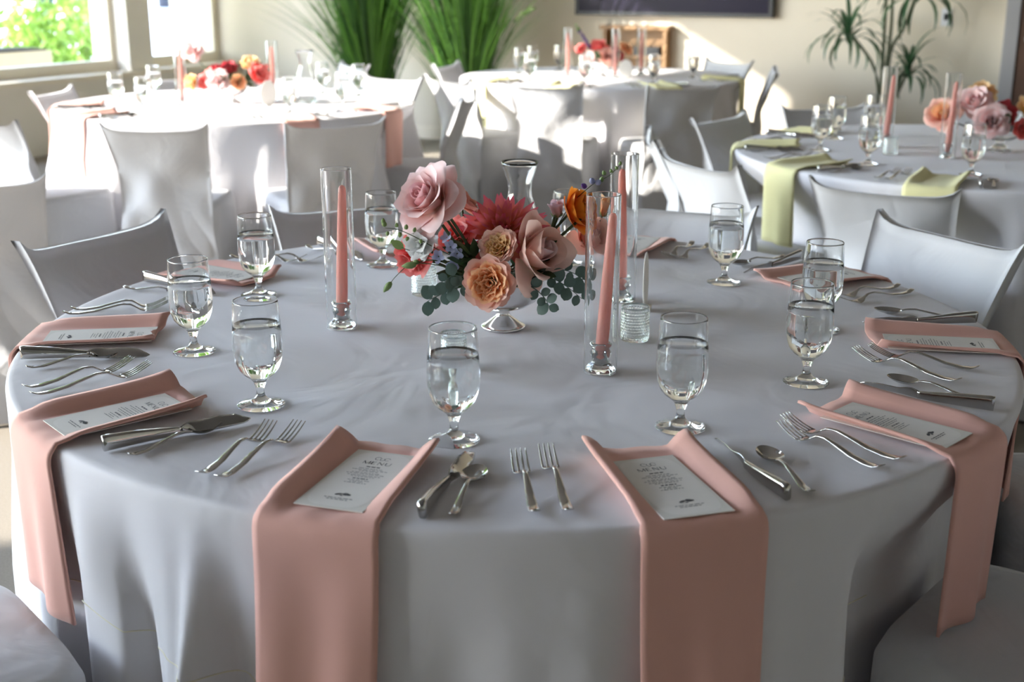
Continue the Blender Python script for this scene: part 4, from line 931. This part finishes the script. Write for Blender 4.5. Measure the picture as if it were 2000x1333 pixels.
# ------------------------------------------------------------------ chairs under fitted covers
def chair_meshes(seed):
    rnd = random.Random(seed); TOP = .80; W0, W1 = .205, .215
    ph = rnd.random() * 6
    # back shell: side profile (y back = positive, z)
    def yb(z):                                   # centre line of the back, S curved and reclined
        t = (z - .45) / (TOP - .45); 
        return .205 + (.03 * sin(pi * max(0, t)) * -.6 + .105 * max(0, t) ** 1.5 if z > .45 else .02 * (1 - z / .45))
    def wd(z):
        t = z / TOP; return W0 + .012 * math.cos(t * 5.2) + .016 * max(0, (t - .75) / .25) ** 2
    def plan(u): return -.020 * u * u             # the back curves round the sitter
    MBk = MB()
    nu, nv = 21, 34
    def peak(u): return .030 * abs(u) ** 9 - .007 * (1 - u * u)
    def outer(a, b):
        u = -1 + 2 * a; z = .012 + (TOP - .012) * b; ztop = peak(u) * smooth01((b - .8) / .2)
        wr = (.010 * sin(26 * z + 4.5 * abs(u) ** 1.5 + ph) * (.35 + .65 * abs(u)) + .008 * sin(15 * z - 6 * u + ph * 2)) * smooth01((.92 - b) / .2)
        wr += .013 * sin(13 * (z - .55) + 4 * u + ph) * math.exp(-((z - .62) / .12) ** 2)
        return (u * wd(z), yb(z) + .011 + plan(u) + wr + (.02 * (1 - b) if b < .3 else 0), z + ztop)
    def inner(a, b):
        u = -1 + 2 * a; z = .44 + (TOP - .44) * b; ztop = peak(u) * smooth01((b - .6) / .4)
        wr = .003 * sin(18 * z + 5 * u + ph)
        return (u * wd(z) * .985, yb(z) - .009 + plan(u) * 1.1 + wr, z + ztop)
    v1, f1 = grid(nu, nv, outer); v2, f2 = grid(nu, 16, inner)
    MBk.add(v1, [q[::-1] for q in f1]); k2 = len(v1); MBk.add(v2, f2)
    for i in range(nu - 1):                      # top strip
        a, b = i * nv + nv - 1, (i + 1) * nv + nv - 1; c, d = k2 + i * 16 + 15, k2 + (i + 1) * 16 + 15
        MBk.f.append((a, b, d, c))
    j0 = int((.44 - .012) / (TOP - .012) * (nv - 1))
    for e in (0, nu - 1):                        # side strips
        for j in range(15):
            q = j0 + (nv - 1 - j0) * j / 15; q2 = j0 + (nv - 1 - j0) * (j + 1) / 15
            a, b = e * nv + int(round(q)), e * nv + int(round(q2)); c, d = k2 + e * 16 + j, k2 + e * 16 + j + 1
            if a == b: MBk.f.append((a, d, c) if e == 0 else (a, c, d))
            else: MBk.f.append((a, b, d, c) if e == 0 else (a, c, d, b))
    back = MBk.build('back_cover', cover_m, None, True); bm_ = back.data; bpy.data.objects.remove(back)
    # seat with skirt
    def seat(a, b):
        th = 2 * pi * a; ca, sa = cos(th), sin(th); e = .32
        x = math.copysign(abs(ca) ** e, ca) * .205; y = math.copysign(abs(sa) ** e, sa) * .215 - .005
        if b < .5:                               # top, from centre to edge
            t = b / .5; return (x * t, y * t, .468 + .012 * (1 - t ** 4))
        t = (b - .5) / .5; fl = 1 + .05 * t + .018 * t * sin(9 * th + ph)
        rr = 1 - .0 if t > .06 else 1
        return (x * fl, y * fl, .468 - .006 * min(1, t * 12) - t * .450)
    v, f = grid(64, 22, seat, True); s = mk('seat_cover', v, [q[::-1] for q in f], cover_m); sm = s.data; bpy.data.objects.remove(s)
    return bm_, sm
CHM = [chair_meshes(q) for q in (1, 2, 3)]
def chair(x, y, tx, ty, label, var=0, group='covered chairs', dz=1.0):
    """x, y: middle of the top of the back; the chair faces the point tx, ty"""
    d = Vector((tx - x, ty - y, 0)).normalized(); c = Vector((x, y, 0)) + d * .34
    o = empty('covered_chair', c); o.rotation_euler = (0, 0, math.atan2(d.y, d.x) + pi / 2); o.scale = (1, 1, dz)
    from_mesh('back_cover', CHM[var][0], o); from_mesh('seat_cover', CHM[var][1], o)
    return tag(o, label, 'chair', group)
for a in CHAIRS: chair(a[0], a[1], a[2], a[3], a[4], a[5], dz=a[6] if len(a) > 6 else 1.0)
# ------------------------------------------------------------------ the other three tables: settings
def setting(cl, a, mat, word, hang=.27, cutlery=True, gob=True, card=False, gr=.60, ga=6.5, nap=True):
    if nap: tag(napkin_mesh(cl, a, hang, mat, seed=int(a) + 50, nu=13), word[0] + ' napkin ' + word[1], 'napkin', word[0] + ' napkins on the other tables')
    if card: menu_card(cl, a, .70, label='cream menu card on the ' + word[0] + ' napkin ' + word[1], parts=False)
    if cutlery:
        fork(cl, 'left fork beside the ' + word[0] + ' napkin ' + word[1], a - 12.5, .88, a - 13, .69, small=True); fork(cl, 'right fork beside the ' + word[0] + ' napkin ' + word[1], a - 10, .88, a - 10.3, .68)
        knife(cl, 'knife beside the ' + word[0] + ' napkin ' + word[1], a + 9.5, .89, a + 9.5, .675); spoon(cl, 'spoon beside the ' + word[0] + ' napkin ' + word[1], a + 12, .88, a + 12.5, .72)
    if gob:
        x, y, _ = cl.p(rad(a + ga), gr, 0); goblet(x, y, 'water goblet by the ' + word[0] + ' napkin ' + word[1], group='water goblets on the other tables')
for a, w in ((-29, 'nearest to us on the right table'), (-65, 'hanging wide at the left of the right table'), (-101, 'hanging at the left rim of the right table'), (-137, 'lying at the far left of the right table')):
    setting(CL_R, a, yellow_m, ('yellow', w))
setting(CL_R, 7, yellow_m, ('yellow', 'at the right edge of the right table'), nap=False)
for a, w in ((66, 'hanging at the right of the sunlit table'), (30, 'behind the right front chair, sunlit table'), (-42, 'hanging at the left front of the sunlit table'), (-78, 'hanging at the left rim of the sunlit table')):
    setting(CL_B, a, pink_m, ('coral', w), card=False)
for a, w in ((-58, 'at the left of the farthest table'), (-20, 'behind the sunlit edged chair of the farthest table'), (22, 'between the two front chairs of the farthest table'), (70, 'at the right of the farthest table')):
    setting(CL_M, a, yellow_m, ('yellow', w))
for x, y, l in ((-1.95, 6.95, 'water goblet at the far left of the sunlit table'), (-.84, 7.0, 'water goblet at the far right of the sunlit table'), (-1.06, 7.15, 'water goblet beside the carafe on the sunlit table'), (.05, 8.55, 'water goblet at the far left of the farthest table'), (.14, 8.75, 'second water goblet at the far left of the farthest table'), (.33, 8.9, 'water goblet left of the flowers on the farthest table'), (1.50, 5.25, 'water goblet behind the left candle on the right table')):
    goblet(x, y, l, group='water goblets on the other tables')
carafe(-1.07, 6.62, 'clear glass carafe on the sunlit table', 1.1)
candle_set(-1.27, 6.78, (0, 0), 'right of the flowers on the sunlit table'); candle_set(-1.70, 6.55, (1, 0), 'left of the flowers on the sunlit table')
candle_set(.36, 8.30, (0, 0), 'left of the flowers on the farthest table'); candle_set(.85, 8.45, (1, 0), 'right of the flowers on the farthest table'); candle_set(.66, 8.2, (0, 0), 'in the middle of the farthest table')
candle_set(1.46, 4.93, (3, 0), 'at the left on the right table'); candle_set(1.60, 4.62, (2, 0), 'in front of the flowers on the right table'); 
sign_disc(-1.24, 6.45, TZ + .001, rad(35), 4, 'white oval table sign on the sunlit table', .045, .065)
sign_disc(.72, 8.10, TZ + .001, rad(5), 0, 'grey shaded oval table sign on the farthest table', .045, .062)
votive(1.42, 4.72, 'clear hobnail votive left of the candles on the right table')

def bouquet(c, items, where, bowl_mat, sc=1.0):
    b = Vector((c[0], c[1], TZ)); pedestal_bowl(c[0], c[1], ('glass' if bowl_mat is glass_m else 'silver') + ' pedestal bowl of flowers ' + where, bowl_mat, sc)
    for i, (nm, off, face, kind, mat, s, lab) in enumerate(items):
        spec = {'TEA': TEA, 'BUDR': BUDR, 'GARD': GARD, 'RANU': RANU, 'RUFF': RUFF, 'DAHL': DAHL, 'LISI': LISI}[kind]
        flower(nm, off, face, kind, spec, mat, lab + ' ' + where, s, 60 + i, base=b, group='flowers ' + where)
    for i in range(7):
        a = 2 * pi * i / 7; d = Vector((cos(a), sin(a), .45)).normalized(); o = empty('leaf_stem', b + Vector((.05 * cos(a), .05 * sin(a), .10)))
        for k in range(3):
            l = leaf_obj('leaf', .06, .55, leaf_m, o); l.location = d * .02 * k; l.rotation_mode = 'QUATERNION'; l.rotation_quaternion = aim(d + Vector((0, 0, .5 * (k - 1))), (0, -.5, 1))
        mb = MB(); mb.add(*tube([(-d * .03, .0014, .0014, 0), (d * .04, .001, .001, 0)], 5)); mb.build('stalk', stem_m, o, True)
        tag(o, 'dark green leaves at the ' + ('right' if i in (0, 6) else 'back' if i in (1, 2) else 'left' if i == 3 else 'front') + ' of the bouquet ' + where, 'leaf', 'leaves ' + where)
def spire(base, pts, mat, label, n=16, s=.016):
    o = empty('flower_spike', Vector(base) + Vector(pts[0])); L0 = Vector(pts[0]); path = stem_path([Vector(p) - L0 for p in pts], .002, .001, n)
    mb = MB(); mb.add(*tube(path, 6)); mb.build('stem', stem_m, o, True); rr = random.Random(3)
    for i in range(n // 3, n + 1):
        for q in range(3):
            dv = Vector((rr.uniform(-1, 1), rr.uniform(-1, 1), rr.uniform(-.2, .8))).normalized(); v, f = lathe([(0, 0), (.4 * s, .2 * s), (.5 * s, .55 * s), (.2 * s, .95 * s), (0, s)], 7); bl = mk('floret', v, f, mat if i < n - 2 else lightgreen_m, o); bl.location = path[i][0]; bl.rotation_mode = 'QUATERNION'; bl.rotation_quaternion = dv.to_track_quat('Z', 'Y')
    return tag(o, label, 'flower')
bouquet((-1.45, 6.62), [
 ('coral_bloom', (-.14, -.03, .13), (-.5, -.7, .4), 'RUFF', P_coral, 1.3, 'coral bloom at left'), ('pink_rose', (-.06, -.10, .13), (-.1, -.9, .3), 'TEA', [P_pink_in, P_pink], 1.0, 'pale pink rose at front'),
 ('orange_rose', (.05, -.09, .12), (.2, -.9, .3), 'GARD', P_peach, .9, 'orange garden rose at front'), ('crimson_bloom', (-.02, 0, .19), (0, -.6, .7), 'RANU', P_red, 1.1, 'crimson bloom at the top'), ('orange_bloom', (.10, 0, .22), (.2, -.5, .8), 'RANU', P_honey, 1.2, 'golden orange bloom at the top right'),
 ('red_bloom', (.16, -.04, .16), (.6, -.6, .3), 'RUFF', P_coral, 1.4, 'red orange bloom at right'), ('dark_red_bloom', (-.10, .03, .18), (-.3, -.4, .7), 'RANU', P_red, 1.0, 'dark red bloom behind'), ('yellow_bloom', (-.22, -.02, .11), (-.6, -.7, .2), 'RANU', P_honey, 1.1, 'golden bloom at the far left'),
 ('tall_pink_bloom', (-.21, .05, .27), (0, -.7, .7), 'TEA', [P_pink_in, P_pink], .95, 'tall mauve pink bloom behind the left candle')], 'on the sunlit table', compote_m)
bouquet((.58, 8.33), [
 ('red_rose', (-.02, -.02, .20), (-.2, -.7, .6), 'BUDR', P_coral, 1.0, 'red rose at the top'), ('pink_rose', (-.09, -.08, .13), (-.4, -.8, .3), 'GARD', P_pink, .9, 'pale pink rose at left'), ('coral_rose', (.03, -.09, .14), (.1, -.9, .4), 'TEA', P_salmon, 1.0, 'salmon rose at the centre'),
 ('rose', (.07, -.05, .10), (.5, -.8, -.1), 'GARD', P_salmon, .9, 'drooping salmon bloom'), ('orange_bloom', (-.14, 0, .19), (-.5, -.5, .6), 'RUFF', P_coral, 1.0, 'coral bloom at upper left'), ('peach_bloom', (.17, 0, .19), (.5, -.5, .6), 'RUFF', P_peach, 1.2, 'peach bloom at upper right'), ('red_bloom', (.11, 0, .15), (.4, -.6, .4), 'RUFF', P_red, 1.2, 'crimson bloom at right')], 'on the farthest table', compote_m)
spire((.58, 8.33, TZ), [(-.03, 0, .12), (-.10, -.01, .22), (-.17, -.02, .32)], P_purple, 'purple delphinium spike on the farthest table')
bouquet((1.86, 4.80), [
 ('peach_rose', (-.24, -.02, .15), (-.5, -.7, .5), 'TEA', [P_honey, P_peach, P_peach, P_salmon], 1.15, 'peach rose at the far left'), ('pink_rose', (-.08, -.10, .13), (-.3, -.9, .3), 'TEA', P_pink, 1.15, 'dusty pink rose at front'), ('mauve_rose', (-.12, -.02, .20), (-.4, -.6, .6), 'TEA', [P_pink_in, P_pink], 1.1, 'pink rose above the front one'),
 ('honey_rose', (-.07, .04, .23), (-.1, -.5, .8), 'TEA', P_honey, .95, 'honey rose at the top'), ('crimson_bloom', (-.01, -.04, .16), (0, -.7, .5), 'RUFF', P_red, 1.2, 'crimson bloom at the centre'), ('red_dahlia', (.05, -.11, .10), (.2, -.9, .1), 'GARD', P_coral, .9, 'rust red bloom at the front'), ('yellow_bloom', (.09, -.06, .19), (.1, -.7, .6), 'RANU', P_honey, 1.25, 'golden round bloom at right'),
 ('coral_bloom', (.18, .0, .20), (.4, -.5, .6), 'RUFF', P_coral, 1.0, 'coral bloom at upper right'), ('blush_rose', (.22, -.07, .13), (.5, -.8, .1), 'TEA', [P_pink_in, P_pink], 1.25, 'large pink rose at the right edge')], 'on the right table', glass_m, 1.1)
spire((1.86, 4.80, TZ), [(.05, 0, .12), (.10, -.01, .25), (.16, -.02, .33), (.21, -.02, .38)], P_purple, 'purple delphinium spike on the right table')

# ------------------------------------------------------------------ tall plants by the back wall
def grass_plant(n, s, label, seed, cnt=420, spread=.95, hgt=1.8):
    base = room(n, s, 0); o = empty('tall_grass_plant', base); rnd = random.Random(seed)
    v, f = lathe([(0, 0), (.14, 0), (.17, .02), (.19, .28), (.2, .3), (.18, .3), (.17, .27), (0, .26)], 28); mk('pot', v, f, pot_m, o)
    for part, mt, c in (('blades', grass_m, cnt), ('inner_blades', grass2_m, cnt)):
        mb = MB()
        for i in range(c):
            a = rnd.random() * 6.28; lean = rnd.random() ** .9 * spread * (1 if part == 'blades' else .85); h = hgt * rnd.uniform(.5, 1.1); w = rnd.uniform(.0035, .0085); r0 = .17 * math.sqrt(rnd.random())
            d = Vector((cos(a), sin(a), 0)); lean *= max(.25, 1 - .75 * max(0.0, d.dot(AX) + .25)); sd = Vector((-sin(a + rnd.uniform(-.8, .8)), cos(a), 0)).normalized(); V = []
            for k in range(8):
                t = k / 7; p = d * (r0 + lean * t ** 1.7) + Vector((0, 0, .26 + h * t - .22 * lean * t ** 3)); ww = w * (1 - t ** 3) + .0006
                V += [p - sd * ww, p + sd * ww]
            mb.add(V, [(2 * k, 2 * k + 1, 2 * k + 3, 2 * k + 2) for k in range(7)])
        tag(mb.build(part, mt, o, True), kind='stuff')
    return tag(o, label, 'plant')
grass_plant(2.0, .62, 'tall green grass plant at left before the beige wall', 1); grass_plant(2.92, .62, 'tall green grass plant at right before the beige wall', 2, 400)
# oat like seed heads leaning out of the right clump
o = empty('seed_stalk', room(3.02, .6, .27)); mb = MB(); tip = NX * .42 + Vector((0, 0, .85)); P = stem_path([(0, 0, 0), NX * .12 + Vector((0, 0, .5)), NX * .3 + Vector((0, 0, .78)), tip], .003, .0012, 14); mb.add(*tube(P, 5)); mb.build('stalk', lightgreen_m, o, True)
for i, k in enumerate((9, 11, 12, 13, 14)):
    v, f = lathe([(0, 0), (.010, .02), (.012, .045), (.006, .08), (0, .09)], 7); b = mk('seed_head', v, f, lightgreen_m, o); b.location = P[k][0]; b.rotation_mode = 'QUATERNION'; b.rotation_quaternion = (NX * (.8 - .3 * (i % 2)) + Vector((0, 0, .5 - .2 * (i % 3)))).normalized().to_track_quat('Z', 'Y')
tag(o, 'pale green seed heads leaning right out of the grass', 'plant')
def dracaena(base, canes, label):
    o = empty('dracaena', base); rnd = random.Random(9)
    v, f = lathe([(0, 0), (.15, 0), (.19, .3), (.2, .31), (.18, .31), (.17, .27), (0, .26)], 28); mk('pot', v, f, pot_m, o)
    for pts, nl, ls in canes:
        mb = MB(); P = stem_path(pts, .014, .010, 14); mb.add(*tube(P, 8)); c = mb.build('cane', cane_m, o, True)
        top = Vector(pts[-1]); lb = MB()
        for i in range(nl):
            a = 2 * pi * i / nl * 2.4 + rnd.uniform(-.3, .3); el = 1.35 - 1.5 * (i / nl) + rnd.uniform(-.15, .15); L_ = ls * rnd.uniform(.75, 1.15); V = []; p = top - Vector((0, 0, .09 * rnd.random())); e = el; sd = Vector((-sin(a), cos(a), 0))
            for k in range(8):
                t = k / 7; w = .014 * (sin(pi * (.12 + .86 * t)) ** .8) + .0008; V += [p - sd * w, p + sd * w]; p = p + Vector((cos(a) * cos(e), sin(a) * cos(e), sin(e))) * (L_ / 7); e -= (.26 + .22 * (i / nl)) * (.4 + t)
            lb.add(V, [(2 * k, 2 * k + 1, 2 * k + 3, 2 * k + 2) for k in range(7)])
        tag(lb.build('leaf_rosette', dracaena_m, c, True), kind='stuff')
    return tag(o, label, 'plant')
def rp(n, z): return NX * n + Vector((0, 0, z))
dracaena(room(6.16, .45, 0), [([rp(0, .25), rp(-.02, .5), rp(-.08, .78), rp(-.27, 1.02)], 34, .42), ([rp(.0, .25), rp(.0, .7), rp(.015, 1.1), rp(-.02, 1.55)], 30, .42), ([rp(.02, .25), rp(.02, .85), rp(.10, 1.05), rp(.17, 1.30)], 34, .46), ([rp(.03, .25), rp(.06, .5), rp(.13, .70), rp(.16, .80)], 28, .34), ([rp(-.01, .25), rp(-.02, .7), rp(-.03, 1.15), rp(-.04, 1.75)], 24, .4)], 'slender dracaena palm before the wall by the door')
